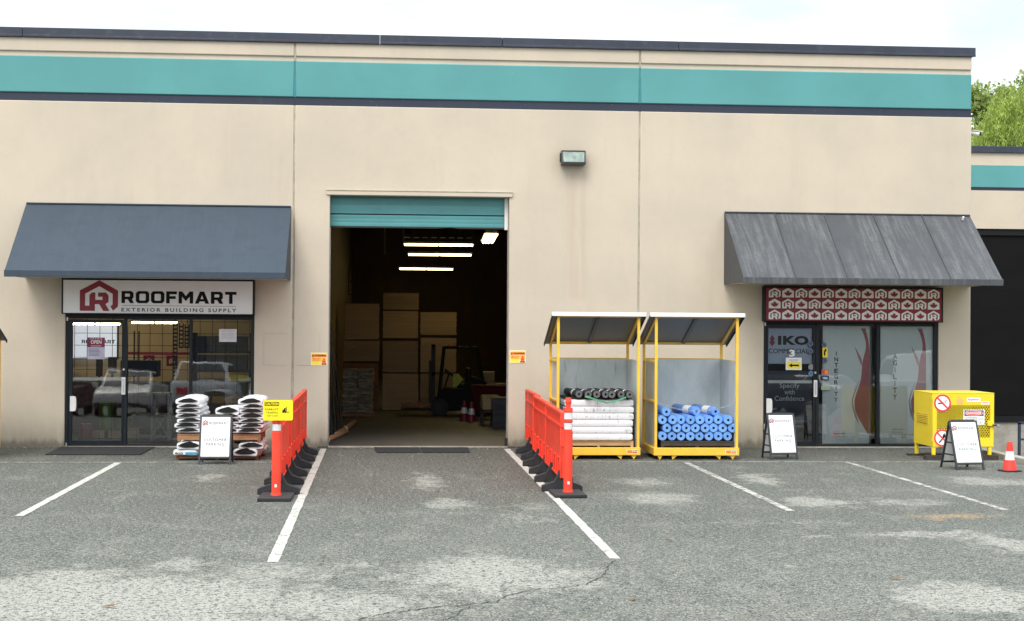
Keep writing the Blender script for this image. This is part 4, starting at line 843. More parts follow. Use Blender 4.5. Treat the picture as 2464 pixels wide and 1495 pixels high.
d = MB(); d.rect(.055,.275,.915,.985,y,0); put_text(d,'Superior',.075,.26,.935,.968,y-.001,1,bold=.03); d.rect(.29,.42,.875,.925,y,0); d.rect(.305,.405,.898,.908,y-.001,2); d.disc(-.06,.925,.055,y,m=3,n=20); d.build('sticker',[M['board'],M['sg_pink'],M['sg_red'],pmat('faded_sticker',(.80,.48,.16),.5)],DR)
cyl = pmat('gas_bottle', (.10,.10,.10), .4, var=.1)  # bottle grey kept dark to deepen the shade behind the mesh
for i, xx in enumerate((-.3,.0,.3)):
    o = thing('gas_bottle','gas bottle inside the yellow cabinet, %s from the shop window' % NUM[i],'gas bottle',(9.195+xx,-2.20,z0+.007),0,'gas bottles behind the cabinet mesh')
    MB().cyl((0,0,0),(0,0,.02),.10,n=18).cyl((0,0,.02),(0,0,.34),.115,n=18).cyl((0,0,.34),(0,0,.41),.115,.06,n=18).build('tank',cyl,o); MB().cyl((0,0,.41),(0,0,.50),.075,n=12,caps=False).build('collar',cyl,o)
for yy, nm in ((-2.40,'front'),(-1.58,'rear')):
    o = MB().box(-.62,.56,-.06,.06,0,.074 if yy < -2 else .029).build('timber_block', M['wood_d'], loc=(9.195,yy,.0)); tag(o,'dark timber sleeper under the %s legs of the yellow cabinet' % nm,'timber')

# ------------------------------------------------------------------ traffic cone
def cone(x, y, lab, s=1.0, group=None, rz=0, mat=None):
    c = thing('traffic_cone', lab, 'traffic cone', (x,y,0), rz, group); c.scale = (s,s,s); m = mat or bpy.data.materials.get('cone_red') or pmat('cone_red', (.82,.045,.03), .45, var=.05, dirt=.1)
    MB().prism([(-.14,-.10),(-.10,-.14),(.10,-.14),(.14,-.10),(.14,.10),(.10,.14),(-.10,.14),(-.14,.10)],'z',0,.022).build('base', M['rubber'], c, bevel=.005)
    MB().cyl((0,0,.022),(0,0,.165),.106,.075,n=24).cyl((0,0,.165),(0,0,.40),.0705,.040,n=24).cyl((0,0,.40),(0,0,.435),.040,.032,n=24).build('cone_body', m, c)
    MB().cyl((0,0,.168),(0,0,.295),.0712,.0555,n=24,caps=False).build('reflective_band', M['reflect'], c)
    return c
cone(9.165,-4.37,'small red traffic cone with white band standing by the kerb',1.0,None,.2)
# ------------------------------------------------------------------ mats
mm = pmat('floor_mat', (.018,.019,.022), .8, var=.25, scale=12, bump=.4, bscale=90, dirt=.15)
def mat_(pts, lab):
    o = MB().prism(pts,'z',.005,.016).build('floor_mat', mm); tag(o, lab, 'mat', 'rubber entrance mats')
mat_([(-5.24,-.06),(-3.72,-.10),(-3.74,-1.62),(-5.20,-1.60)],'wide dark rubber mat in front of the glass shop door')
mat_([(-.10,-.16),(.655,-.17),(.66,-1.16),(-.05,-1.18)],'dark rubber mat at the loading door on the bag side'); mat_([(.675,-.17),(1.48,-.18),(1.46,-1.14),(.68,-1.16)],'dark rubber mat at the loading door on the cage side')
# ------------------------------------------------------------------ railing by the ramp
RL = thing('railing','dark blue steel railing beside the loading ramp','railing',(13.16,5.0,-1.32),RAD(0)); rb = pmat('railing_blue',(.03,.045,.085),.45)
MB().bar((0,0,0),(0,0,1.44),.05).build('post',rb,RL); MB().bar((1.6,0,0),(1.6,0,1.44),.05).build('post',rb,RL); MB().bar((-.025,0,1.44),(3.0,0,1.44),.05).build('top_rail',rb,RL); MB().bar((.025,0,1.1),(3.0,0,1.1),.04).build('middle_rail',rb,RL); MB().bar((3.0,0,0),(3.0,0,1.44),.05).build('post',rb,RL)

# grit and leaf crumbs blown against the wall foot
gm = MB(); gr_ = random.Random(11)
for i in range(420):
    x = gr_.choice((gr_.uniform(-6.6,-1.0),gr_.uniform(2.2,9.8),gr_.uniform(-.8,2.1))); y = -abs(gr_.gauss(0,.16))-.035 if gr_.random() < .8 else gr_.uniform(-2.8,-.2); s_ = gr_.uniform(.006,.022); a = gr_.uniform(0,6.3)
    c_, n_ = math.cos(a)*s_, math.sin(a)*s_; gm.add([(x-c_,y-n_,.004),(x+c_,y+n_,.004),(x-n_*.6,y+c_*.6,.004),(x,y,.004+s_*.6)],[(0,1,3),(1,2,3),(2,0,3)],gr_.choice((0,0,1)))
o = gm.build('grit',[M['concrete'],M['leaf_b']]); tag(o,'scattered grit and leaf crumbs along the foot of the wall','grit',kind='stuff')

# ------------------------------------------------------------------ inside the loading bay
tube_m = emat('tube_lit', (1.0,.84,.36), 6.5)
def strip(x, y, z, w_, label, rz=0, hang=1.1):
    S = thing('strip_light', label, 'strip light', (x,y,z), rz, 'lit strip lights in the loading bay'); h = w_/2
    MB().prism([(-.10,0),(.10,0),(.05,.07),(-.05,.07)],'x',-h,h).build('reflector', M['white'], S)
    for s in (-1,1):
        for yy in (-.04,.04): MB().cyl((s*.02,yy,-.025),(s*(h-.03),yy,-.025),.030,n=10).build('tube', tube_m, S)
        MB().cyl((s*h*.7,0,.07),(s*h*.7,0,.07+hang),.006,n=5).build('hanger', M['steel_d'], S)
    return S
strip(1.54,16,4.22,1.9,'lit strip light highest up inside the loading bay',0,1.3); strip(1.72,20,4.12,1.9,'lit strip light in the middle of the loading bay ceiling row',0,1.4); strip(1.52,27,3.93,1.85,'lit strip light lowest and deepest in the loading bay',0,1.6)
strip(2.44,10,4.09,3.6,'lit strip light turned end-on near the top corner of the bay',RAD(87.6),1.5); strip(2.57,10,4.09,3.6,'second lit strip light turned end-on beside the first near the top corner',RAD(87.6),1.5)
o = MB()
for i in range(8): o.box(.62+i*.235,.77+i*.235,15.6,15.64,4.36,4.38)
tag(o.build('cable_tray', M['chrome']),'slotted cable tray above the highest strip light','cable tray')
bund = pmat('insulation_board', (.32,.225,.145), .6, var=.10, scale=1.5, stretch=(.3,.3,16), bump=.15, bscale=8, objvar=.25); bund_r = pmat('red_brown_wrap', (.20,.075,.045), .6, var=.2)
def bundle(x0, x1, z0, z1, lab, m=None, y=10.9, d=1.2):
    B = thing('insulation_bundle', lab, 'bundle', ((x0+x1)/2,y+d/2,z0), 0, 'bundles of boards stacked in the loading bay'); n = max(4,int((z1-z0)/.052)); h = (z1-z0)/n; r = random.Random(int(x0*77+z0*31)+500); mb = MB()
    for i in range(n):
        j, k = r.uniform(-.006,.006), r.uniform(-.008,.008); mb.box(-(x1-x0)/2+.006+j,(x1-x0)/2-.006+j,-d/2+k,d/2+k,i*h+.0015,(i+1)*h-.0015)
    q = mb.build('boards', m or bund, B); q['kind'] = 'stuff'; return B
C3 = ['column against the plywood wall','middle column','column behind the forklift']
bundle(-.85,-.03,1.70,2.54,'tan board bundle on top of the '+C3[0]); bundle(-.87,-.02,1.18,1.66,'tan board bundle second from top in the '+C3[0]); bundle(-.89,-.04,.60,1.14,'dark red wrapped bundle in the '+C3[0],bund_r); bundle(-.60,-.04,.03,.57,'dark red wrapped bundle at the foot of the '+C3[0],bund_r)
bundle(.05,.90,2.41,2.80,'short board bundle topping the '+C3[1]); bundle(.05,.89,1.73,2.37,'tan board bundle second from top in the '+C3[1]); bundle(.05,.89,.92,1.66,'tan board bundle second from the floor in the '+C3[1]); bundle(.05,.90,.03,.89,'tan board bundle on the floor in the '+C3[1])
bundle(.93,1.80,1.81,2.35,'tan board bundle on top of the '+C3[2]); bundle(.94,1.80,.93,1.74,'tan board bundle midway in the '+C3[2]); bundle(.94,1.80,.03,.89,'tan board bundle on the floor in the '+C3[2])
shm = pmat('shingle_wrapper', (.27,.24,.17), .6, var=.45, scale=7, stretch=(1,1,3), dirt=.4, objvar=.3)
pallet(-.49,8.6,.012,.75,.9,'pallet under the shingle bundles by the plywood wall',M['wood'],.10)
s0 = MB().box(-.165,.165,-.40,.40,.002,.066).mesh('shingle_bundle', shm)
for i in range(14):
    for j, x in enumerate((-.66,-.32)): tag(link('shingle_bundle', s0, loc=(x+rnd.uniform(-.02,.02),8.6+rnd.uniform(-.03,.03),.113+i*.068), rot=(0,0,rnd.uniform(-.04,.04)), bevel=.008),'wrapped shingle bundle %s the plywood wall side, %s layer up' % (('on','away from')[j], (NUM+['ninth','tenth','eleventh','twelfth','thirteenth','top'])[i]),'shingle bundle','shingle bundles on one pallet')
# forklift, side on, forks towards the plywood wall
F = thing('forklift','dark forklift parked side-on among the board stacks','forklift',(1.75,9.1,.012)); fk = pmat('forklift_paint', (.009,.009,.009), .6, var=.2, spec=.2)
b = MB(); b.prism([(-.45,.12),(.55,.12),(.62,.35),(.62,.78),(.30,.90),(.10,.62),(-.30,.62),(-.45,.50)],'y',-.42,.42); b.build('body', fk, F, bevel=.02)
for s in (-1,1):
    MB().bar((-.42,s*.38,.5),(-.32,s*.36,1.52),.05).bar((.55,s*.38,.78),(.42,s*.36,1.52),.05).bar((-.34,s*.36,1.53),(.44,s*.36,1.53),.05).build('overhead_guard', fk, F)
    MB().bar((-.56,s*.22,.08),(-.56,s*.22,1.6),.08,.06).build('mast_rail', M['steel_d'], F); MB().box(-1.28,-.60,s*.2-.05,s*.2+.05,.13,.165).build('fork', M['steel_d'], F)
    for xx, rr in ((-.42,.20),(.42,.17)):
        wv = MB().cyl((xx,s*.40,rr),(xx,s*.50,rr),rr,n=20).build('wheel', M['rubber'], F); MB().cyl((xx,s*.5,rr),(xx,s*.508,rr),rr*.5,n=14).build('rim', M['steel_d'], wv)
gd = MB()
for i in range(5): gd.bar((-.3+i*.17,-.36,1.54),(-.3+i*.17,.36,1.54),.03)
gd.build('guard_slat', fk, F); MB().box(-.60,-.52,-.25,.25,1.52,1.6).box(-.60,-.52,-.25,.25,.9,.97).build('mast_crossbar', M['steel_d'], F)
br = MB(); 
for yy in (-.38,-.13,.13,.38): br.bar((-.63,yy,.2),(-.63,yy,1.22),.03)
br.bar((-.63,-.38,1.22),(-.63,.38,1.22),.03).bar((-.63,-.38,.55),(-.63,.38,.55),.04); br.build('load_backrest', M['steel_d'], F)
MB().box(-.02,.22,-.22,.22,.62,.72).box(.18,.28,-.22,.22,.72,1.08).build('seat', M['black'], F, bevel=.03); MB().bar((-.30,0,.62),(-.20,0,.95),.04).cyl((-.21,0,.93),(-.18,0,.97),.14,n=18).build('steering_wheel', M['black'], F); MB().cyl((-.2,-.3,1.56),(-.2,-.3,1.62),.03,n=10).build('beacon', M['warn_o'], F)
vm = pmat('vest_yellow', (.46,.55,.06), .6, var=.15); v = MB(); v.add([(-.10,-.43,.98),(.02,-.45,1.0),(.14,-.43,.86),(.06,-.46,.80),(.0,-.47,.72),(-.10,-.46,.70)], [(0,1,2,3,4,5)]); v.add([(-.10,-.41,.98),(.02,-.43,1.0),(.14,-.41,.86),(.06,-.44,.80),(.0,-.45,.72),(-.10,-.44,.70)], [(5,4,3,2,1,0)])
o = v.build('safety_vest', vm, loc=(1.72,9.1,-.03)); tag(o,'yellow-green safety vest hanging on the forklift side','vest')
pallet(.93,9.1,.18,.9,.8,'wooden pallet raised on the forklift forks',M['wood'],.11)
# stock along both sides of the bay
shd = pmat('dark_sheet', (.022,.026,.036), .4, .3, var=.2)
for i, (y, x, dz) in enumerate([(1.9,-.965,2.0),(2.5,-.985,1.7),(3.2,-.975,2.15),(4.0,-.96,1.95),(4.8,-.95,2.05)]):
    o = MB().bar((x+.10+.03*i,y,.013),(x-.02,y+.12,dz),.42,.012,up=(1,0,0)).build('metal_sheet', shd); tag(o,'dark metal sheet leaning on the plywood wall, %s in from the door' % NUM[i],'metal sheet','leaning metal sheets')
tb = pmat('cardboard_tube', (.34,.17,.09), .7, var=.15, dirt=.2); tw = pmat('tube_end', (.62,.58,.5), .7)
for i, (p0, p1, r, lab) in enumerate([((-.90,.95,.062),(-.62,2.9,.062),.048,'brown cardboard tube on the floor with its white end at the door jamb'),((-.79,2.3,.062),(-.60,4.6,.062),.045,'brown cardboard tube lying further in behind the white-ended one'),((-.66,3.6,.07),(-.52,5.6,.07),.055,'short thick cardboard tube deepest in along the plywood wall')]):
    tag(MB().annulus_roll(p0,p1,r,r*.5,16).build('cardboard_tube',[tb,tw,M['core']]),lab,'tube','cardboard tubes on the bay floor')
dr2 = pmat('dim_cone_red',(.20,.008,.018),.5)  # cone red with the dimness of the bay put into its colour
cone(1.93,6.75,'red traffic cone before the covered pallet inside the bay',1.0,'red cones inside the bay',0,dr2); cone(1.80,7.15,'red traffic cone partly behind another cone inside the bay',1.0,'red cones inside the bay',.3,dr2)
o = dup(bar0,(2.55,7.9,-.02),(RAD(0),RAD(-24),RAD(70)),'orange barrier panel leaning stored inside the loading bay',''); o.scale = (.55,.42,.85); o['group'] = 'barrier stored inside'
dr = pmat('dimmed_barrier_red',(.09,.006,.010),.6)  # barrier colour redone darker, the bay's shade put into it
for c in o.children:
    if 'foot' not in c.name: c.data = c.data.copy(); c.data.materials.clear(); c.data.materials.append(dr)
pallet(2.62,9.3,.012,.8,.8,'pallet under the cartons inside the bay',M['wood'],.10)
ct = pmat('carton', (.36,.27,.15), .75, var=.12, dirt=.15, objvar=.25)
for i, (x, z, wx, h) in enumerate([(2.42,.112,.34,.24),(2.80,.112,.38,.22),(2.42,.353,.34,.22),(2.80,.333,.38,.24),(2.44,.575,.30,.20),(2.80,.575,.34,.16),(2.46,.777,.26,.22)]):
    c = thing('carton','tan carton in the pile inside the bay, %s carton built up from the floor' % NUM[i],'carton',(x,9.25,z),rnd.uniform(-.08,.08),'cartons piled inside the bay'); MB().box(-wx/2,wx/2,-.2,.2,0,h-.002).build('box',ct,c,bevel=.005); MB().box(-wx/2-.001,wx/2+.001,-.025,.025,h*.55,h+.0005).build('tape',tw,c)
sk = thing('covered_load','tan wrapped load on a low stand behind the cones','load',(2.28,5.95,.012)); MB().box(-.2,.2,-.35,.35,.30,.60).build('load',ct,sk,bevel=.05); MB().box(-.2,.2,-.35,.35,.26,.295).build('platform',M['wood_d'],sk)
for sx in (-.18,.18):
    for sy in (-.3,.3): MB().box(sx-.02,sx+.02,sy-.02,sy+.02,0,.26).build('leg',M['wood_d'],sk)
tr = pmat('dark_tray',(.03,.038,.045),.35,objvar=.3); t0 = MB().box(-.14,.14,-.3,.3,0,.05).box(-.15,.15,-.31,.31,.05,.064).mesh('tray',tr)
for i in range(9): tag(link('tray',t0,loc=(2.40+rnd.uniform(-.01,.01),5.25,.013+i*.066)),'dark tray in the stack at the door edge inside the bay, %s from the floor' % (NUM+['ninth'])[i],'tray','stacked dark trays')

# ------------------------------------------------------------------ glass shop: things seen through the window
lit = emat('shop_tube', (1.0,.86,.52), 24.0)
for x0, x1, y, z, lab in ((-5.80,-4.86,3.4,2.06,'lit strip light behind the shop door glass'),(-4.66,-3.80,3.4,2.09,'lit strip light behind the middle shop window')):
    S = thing('shop_light', lab, 'strip light', ((x0+x1)/2,y,z), 0, 'lit strip lights in the shop'); h = (x1-x0)/2
    MB().box(-h,h,-.05,.05,0,.05).build('housing',M['white'],S)
    for s in (-1,1): MB().cyl((s*.02,0,-.02),(s*(h-.01),0,-.02),.018,n=10).build('tube',lit,S)
    for s in (-.7,.7): MB().cyl((s*h,0,.05),(s*h,0,2.895-z),.006,n=5).build('hanger',M['steel_d'],S)
W_ = thing('wall_display','lit white display screen with black lettering on the shop back wall','display',(-5.62,4.9,1.36)); scr = emat('lit_display',(.66,.70,.80),.62); MB().box(-.42,.46,-.02,.02,0,.66).build('board_face',scr,W_)
MB().box(-.44,-.42,-.03,.02,-.02,.68).box(.46,.49,-.03,.02,-.02,.68).box(-.42,.46,-.03,.02,-.02,-.002).box(-.42,.46,-.03,.02,.662,.68).build('board_frame',M['black'],W_)
q = MB(); chars(q,'ROOFMART',-.22,.42,.29,.36,-.022,0); q.build('lettering',M['ink'],W_)
for i, (a, c, z0, z1) in enumerate([(-5.30,-5.18,1.06,1.40),(-5.08,-4.92,1.12,1.42)]):
    o = thing('monitor','dark monitor on the shop counter, %s from the door hinge side' % NUM[i],'monitor',((a+c)/2,3.4,z0),0,'monitors on the counter'); MB().box(-(c-a)/2,(c-a)/2,-.02,.02,0,z1-z0).build('screen',M['black'],o,bevel=.004); MB().box(-.02,.02,-.015,.015,-.09,0).box(-.06,.06,-.05,.05,-.10,-.09).build('stand',M['black'],o)
ctr = pmat('counter_dark',(.035,.03,.03),.45); CT = thing('shop_counter','dark counter across the back of the glass shop','counter',(-4.75,3.4,.012)); MB().box(-1.0,1.3,-.25,.35,.90,.945).build('counter_top',ctr,CT); MB().box(-.95,1.25,-.2,.3,0,.90).build('counter_front',pmat('counter_red',(.055,.018,.022),.5),CT)
RK = thing('display_rack','black upright display rack with two bare poles in the shop','rack',(-4.5,3.0,.012))
for x in (-.04,.045): MB().box(x-.012,x+.012,-.012,.012,.1,1.9).build('upright',M['black'],RK)
MB().box(-.25,.42,-.25,.2,1.06,1.36).build('rack_box',M['black'],RK,bevel=.01); MB().box(-.3,.45,-.3,.25,0,.1).build('rack_base',M['black'],RK)
for i, (x, z0, z1) in enumerate([(-3.80,1.0,2.08),(-3.69,1.6,2.06),(-3.585,1.6,2.04)]):
    o = thing('hanging_chain_rack','perforated dark strip hanging in the shop, %s from the banner side' % NUM[i],'strip rack',(x,3.05,z0),0,'perforated strips in the shop'); q = MB(); h = z1-z0; n = int(h/.07)
    q.box(-.045,-.025,-.01,.01,0,h); q.box(.025,.045,-.01,.01,0,h)
    for k_ in range(n): q.box(-.025,.025,-.01,.01,k_*h/n,k_*h/n+.030)
    q.build('ladder_plate',M['steel_d'],o); MB().cyl((0,0,h),(0,0,2.895-z0),.005,n=5).build('hanger',M['steel_d'],o)
for i, (x0, x1) in enumerate([(-4.46,-4.25),(-4.03,-3.82)]):
    o = thing('banner','dark red house-logo banner in the shop, %s from the door' % NUM[i],'banner',((x0+x1)/2,3.6,1.25),0,'red banners in the shop'); MB().box(-.105,.105,-.008,0,0,.20).build('cloth',M['red_b'],o); MB().flat(place(LOGO,-.055,.055,.05,.15),-.0095).build('logo',M['cream'],o)
tf = MB().box(-.62,.62,-.08,.0,0,.05).build('shelf_board',M['red_b'],loc=(-4.14,3.75,1.46)); tag(tf,'dark red shelf board above the banners in the shop','shelf')
SH = thing('stock_shelf','tall dark shelving full of boxes behind the third shop window','shelf unit',(-2.82,2.2,.012)); cb_ = pmat('blue_black_carton',(.035,.045,.055),.5,var=.25,objvar=.4)
for x in (-.53,.50): MB().box(x-.02,x+.02,-.3,.3,0,1.88).build('upright',M['steel_d'],SH)
for z in (.3,.75,1.18,1.52): MB().box(-.5,.48,-.3,.3,z,z+.03).build('shelf',M['steel_d'],SH)
cm = MB().box(-.08,.08,-.22,.2,0,.27).mesh('stock_box',cb_)
SZ = (.332,.782,1.212,1.552)
for z in SZ:
    for i in range(5): tag(link('stock_box',cm,loc=(-3.22+i*.185,2.2+rnd.uniform(-.03,.03),.012+z)),'dark stock box behind the third shop window, %s shelf up, %s from the mullion' % (NUM[SZ.index(z)],NUM[i]),'box','stock boxes on the shelving')
o = MB().prism([(-.19,0),(.19,0),(.16,.10),(-.14,.11)],'y',-.12,.12).build('yellow_bundle',M['lemon'],loc=(-2.5,1.75,1.05)); tag(o,'yellow bundle on a rail behind the third shop window','bundle')
rlm = MB().bar((-3.1,1.75,1.02),(-2.2,1.75,1.02),.04).bar((-3.0,1.75,.012),(-3.0,1.75,1.0),.04).bar((-2.25,1.75,.012),(-2.25,1.75,1.0),.04).build('stand_rail',M['steel_d']); tag(rlm,'dark rail stand holding the yellow bundle','stand')
WB = thing('steel_bench','pale steel bench frame behind the middle shop window','bench',(-3.95,1.5,.012)); pw = pmat('bench_steel',(.14,.15,.16),.4,.3)
for x in (-.02,.26): MB().box(x-.02,x+.02,-.2,-.16,0,.80).build('leg',pw,WB); MB().box(x-.02,x+.02,.16,.2,0,.80).build('leg',pw,WB)
MB().box(-.38,.32,-.22,.22,.43,.46).build('shelf',pw,WB); MB().box(-.38,.32,-.22,.22,.05,.08).build('shelf',pw,WB); MB().box(-.06,.30,-.22,.22,.80,.83).build('bench_top',pw,WB); MB().bar((0,-.18,.46),(.24,-.18,.10),.025).bar((.24,-.18,.46),(0,-.18,.10),.025).build('cross_brace',pw,WB)
for x, y, h, lab, c_ in ((-4.95,2.5,.60,'bright green stool base dimly seen behind the shop door','g'),(-4.62,2.3,.34,'green bucket on the floor behind the middle window','g'),(-5.08,1.2,.30,'red box at the foot of the shop door inside','r')):
    mt = bpy.data.materials.get('dull_green') or pmat('dull_green',(.09,.22,.03),.5); o = MB().cyl((0,0,0),(0,0,h),.12,.14 if c_ == 'g' else .10,n=14).build('stool' if h > .5 else 'bucket',mt if c_ == 'g' else M['red_b'],loc=(x,y,.013)); tag(o,lab,'stool' if h > .5 else 'bucket')
for i in range(6): tag(MB().box(-.12,.12,-.12,.12,0,.12+.02*(i%3)).build('merchandise_box',ct,loc=(-5.0+.3*(i%3),2.0+.2*(i//3),.013),bevel=.004),'small tan box on the shop floor, %s from the door hinge in its %s row' % (NUM[i%3],('front','back')[i//3]),'box','small boxes on the shop floor')
GR = thing('security_grille','black wire security grille just inside the shop windows','grille',(-3.66,.26,0)); v_ = MB()
for i in range(15): v_.box(-1.45+i*.2075-.004,-1.45+i*.2075+.004,-.004,.004,.04,2.13)
for i in range(11): v_.box(-1.46,1.46,.0042,.010,.06+i*.203,.068+i*.203)
q = v_.build('grille_wire',M['black'],GR)
def printed(name, lab, cat, x0, x1, z0, z1, y, face, draw=None, mats=None, group=None):
    P = thing(name, lab, cat, ((x0+x1)/2,y,z0), 0, group); h = (x1-x0)/2; MB().box(-h,h,-.001,.001,0,z1-z0).build('sheet',face,P)
    if draw: d = MB(); draw(d,h,z1-z0); d.build('print',mats,P)
    return P
gl_y = .105
def d_open(d,h,H):
    d.rect(-h,h,H-.16,H,-.0018,0); put_text(d,'OPEN',-h*.62,h*.62,H-.105,H-.045,-.0026,1,bold=.02); put_text(d,'COME IN WE ARE',-h*.7,h*.7,H-.032,H-.012,-.0026,1); put_text(d,'PLEASE ENTER',-h*.6,h*.6,H-.148,H-.130,-.0026,1)
    for i in range(6): d.rect(-h*.8,h*(.3+.08*(i%4)),H-.195-.022*i,H-.188-.022*i,-.0018,2)
M['plum'] = pmat('open_plum',(.20,.015,.06),.4); M['paper'] = pmat('paper',(.62,.62,.64),.7); M['lav'] = pmat('lavender_paper',(.50,.48,.60),.6)
printed('open_sign','plum open sign with opening hours on the glass door','sign',-4.86,-4.575,1.46,1.82,.048-.006,M['lav'],d_open,[M['plum'],M['board'],M['ink_b']])
def d_note(d,h,H):
    put_text(d,'NOTICE TO CUSTOMERS',-h*.7,h*.7,H-.04,H-.022,-.0018,0)
    for i in range(5): d.rect(-h*.75,h*.7,H-.07-.022*i,H-.066-.022*i,-.0018,0)
printed('paper_notice','white paper notice taped inside the third shop window','notice',-2.70,-2.41,1.76,1.975,gl_y-.012-.0,M['paper'],d_note,[M['board_g']])
# ------------------------------------------------------------------ office entrance with the patterned sign: banners and stickers behind the glass
M['film'] = pmat('banner_film',(.68,.75,.775),.5,var=.04,scale=1.0); M['film2'] = pmat('poster_pale',(.42,.49,.62),.6,var=.04); M['flame'] = pmat('flame_red',(.40,.11,.13),.5,var=.1); M['flame2'] = pmat('flame_pink',(.45,.20,.22),.5); M['flame3'] = pmat('flame_grey',(.30,.26,.30),.5)
def smooth(pts, n=6):
    o_ = []
    for i in range(len(pts)-1):
        p0, p1, p2, p3 = pts[max(0,i-1)], pts[i], pts[i+1], pts[min(len(pts)-1,i+2)]
        for k_ in range(n):
            t_ = k_/n; o_.append(tuple(.5*((2*b_)+(-a+c)*t_+(2*a-5*b_+4*c-d)*t_*t_+(-a+3*b_-3*c+d)*t_**3) for a, b_, c, d in zip(p0,p1,p2,p3)))
    return o_+[pts[-1]]
def flame(d, x, edge, H):
    L_ = smooth([(.675,2.06),(.735,1.92),(.765,1.74),(.725,1.56),(.70,1.42),(.675,1.16),(.59,.90),(.565,.76),(.61,.56),(.80,.24)]); R_ = smooth([(.825,.22),(.828,.9),(.828,1.3),(.828,1.6),(.815,1.8),(.79,1.93),(.755,2.06)])
    d.flat([(x+a-.83+edge,z-.06) for a, z in L_+R_],-.0022,0)
    d.flat([(x+a-.83+edge,z-.06) for a, z in smooth([(.56,1.76),(.63,1.64),(.69,1.52),(.705,1.40)])+smooth([(.675,1.44),(.62,1.58),(.56,1.76)])],-.0018,1)
    d.flat([(x+a-.83+edge,z-.06) for a, z in smooth([(.66,1.18),(.55,.93),(.52,.76),(.57,.54),(.66,.38)])+smooth([(.605,.54),(.548,.76),(.57,.92),(.66,1.18)])],-.0018,2)
def vword(d, s, x, z1, z0):
    n = len(s); st = (z1-z0)/n
    for i, c in enumerate(s):
        wd = .014 if c == 'I' else .068; put_text(d,c,x-wd/2,x+wd/2,z1-(i+1)*st+.024,z1-i*st-.002,-.0026,3,bold=.022)
def d_int(d,h,H):
    flame(d,h-.0,0,H); vword(d,'INTEGRITY',-h+.24,1.60,.70)
    put_text(d,'Integrity defines',-h+.20,-h+.42,.155,.185,-.0026,3,bold=.01); put_text(d,'how we do what we say.',-h+.20,-h+.60,.105,.130,-.0026,3)
def d_agi(d,h,H):
    flame(d,h-.14,0,H); vword(d,'AGILITY',-h+.265,1.57,.74)
    for i, s in enumerate(('Agility combined','with innovation','helps us deliver total','business quality')): put_text(d,s,-h+.22,-h+(.44,.42,.60,.48)[i],.235-i*.045,.262-i*.045,-.0026,3,bold=.012 if i == 0 else 0)
FM = [M['flame'],M['flame2'],M['flame3'],M['ink']]
printed('window_banner','grey banner reading integrity with a red flame behind glass','banner',7.64,8.47,.06,2.10,.135,M['film'],d_int,FM,'grey flame banners'); printed('window_banner','grey banner reading agility with a red flame behind glass','banner',8.66,9.62,.06,2.10,.135,M['film'],d_agi,FM,'grey flame banners')
def d_iko(d,h,H):
    x = -h+.03; d.flat([(x+.0,.42),(x+.02,.42),(x+.02,.38),(x-.01,.38),(x+.05,.30),(x+.11,.38),(x+.08,.38),(x+.08,.42),(x+.10,.42),(x+.05,.50)],-.0018,0)
    put_text(d,'IKO',x+.15,x+.69,.325,.485,-.0018,1,bold=.055,space=1.1); put_text(d,'COMMERCIAL',-h+.02,h-.06,.18,.262,-.0018,1,bold=.016)
printed('door_poster','pale poster with black lettering and red mark behind the door glass','poster',6.66,7.44,1.44,2.055,.10,M['film2'],d_iko,[M['red_b'],M['ink']])
def d_spec(d,h,H):
    for s, a, z in (('Specify',.175,.60),('with',.09,.49),('Confidence',.26,.38)): put_text(d,s,-a,a,z-(.02 if s == 'Specify' else 0),z+.085,-.0018,0,bold=.005)
    d.rect(-.02,.30,.03,.034,-.0018,0); d.rect(-.02,.26,.015,.018,-.0018,0)
M['slate'] = pmat('slate_poster',(.020,.025,.040),.5); printed('door_poster','dark slate poster with pale lettering low behind the door glass','poster',6.66,7.44,.42,1.32,.10,M['slate'],d_spec,[pmat('poster_text',(.42,.46,.52),.6)])
def d_3(d,h,H): put_text(d,'3',-.052,.052,.0,.125,-.0014,0,bold=.04)
n3 = MB(); put_text(n3,'3',-.05,.05,0,.12,0,0,bold=.04); n3 = n3.build('door_number',M['board'],loc=(7.075,.040,1.565)); tag(n3,'white door number three on the office door glass','number')
def d_arrow(d,h,H):
    d.rect(-h+.02,h-.02,.025,.135,-.0018,0); d.flat([(-h+.05,.08),(-h+.11,.115),(-h+.11,.095),(h-.05,.095),(h-.05,.065),(-h+.11,.065),(-h+.11,.045)],-.0026,1); put_text(d,'DELIVERIES',-.08,.08,.165,.182,-.0018,1); put_text(d,'USE NEXT DOOR',-.06,.06,.145,.157,-.0018,1)
printed('arrow_notice','white notice with a black arrow on yellow on the office door','notice',6.965,7.245,1.335,1.548,.038,M['board'],d_arrow,[M['warn_y'],M['ink']])
bl_ = pmat('sticker_navy',(.03,.05,.13),.4)
STK = [(7.645,1.77,.045,bl_,'round navy sticker high on the middle pane'),(7.66,1.50,.045,bl_,'round navy sticker below the yellow card on the middle pane'),(7.40,1.79,.05,bl_,'round blue sticker at the latch side of the office door top'),(7.405,1.66,.045,bl_,'round blue sticker second down at the latch side of the office door'),(7.41,1.39,.05,M['board_g'],'round pale sticker beside the arrow notice'),(7.41,1.275,.05,pmat('sticker_sky',(.06,.16,.35),.4),'round bright blue sticker above the door pull')]
for x, z, r, m, lab in STK:
    o = MB().disc(0,0,r,0,m=0).disc(0,0,r*.8,-.001,m=1,r0=r*.62).build('sticker',[m,M['board_g']],loc=(x,.038 if x < 7.5 else .072,z)); tag(o,lab,'sticker',)
def d_card(d,h,H): d.rect(-h*.5,h*.1,.03,.12,-.0016,0); d.rect(-h*.1,h*.5,.10,.15,-.0016,0)
printed('card','yellow card with a black mark on the middle pane','card',7.62,7.71,1.555,1.725,.074,M['warn_y'],d_card,[M['ink']])
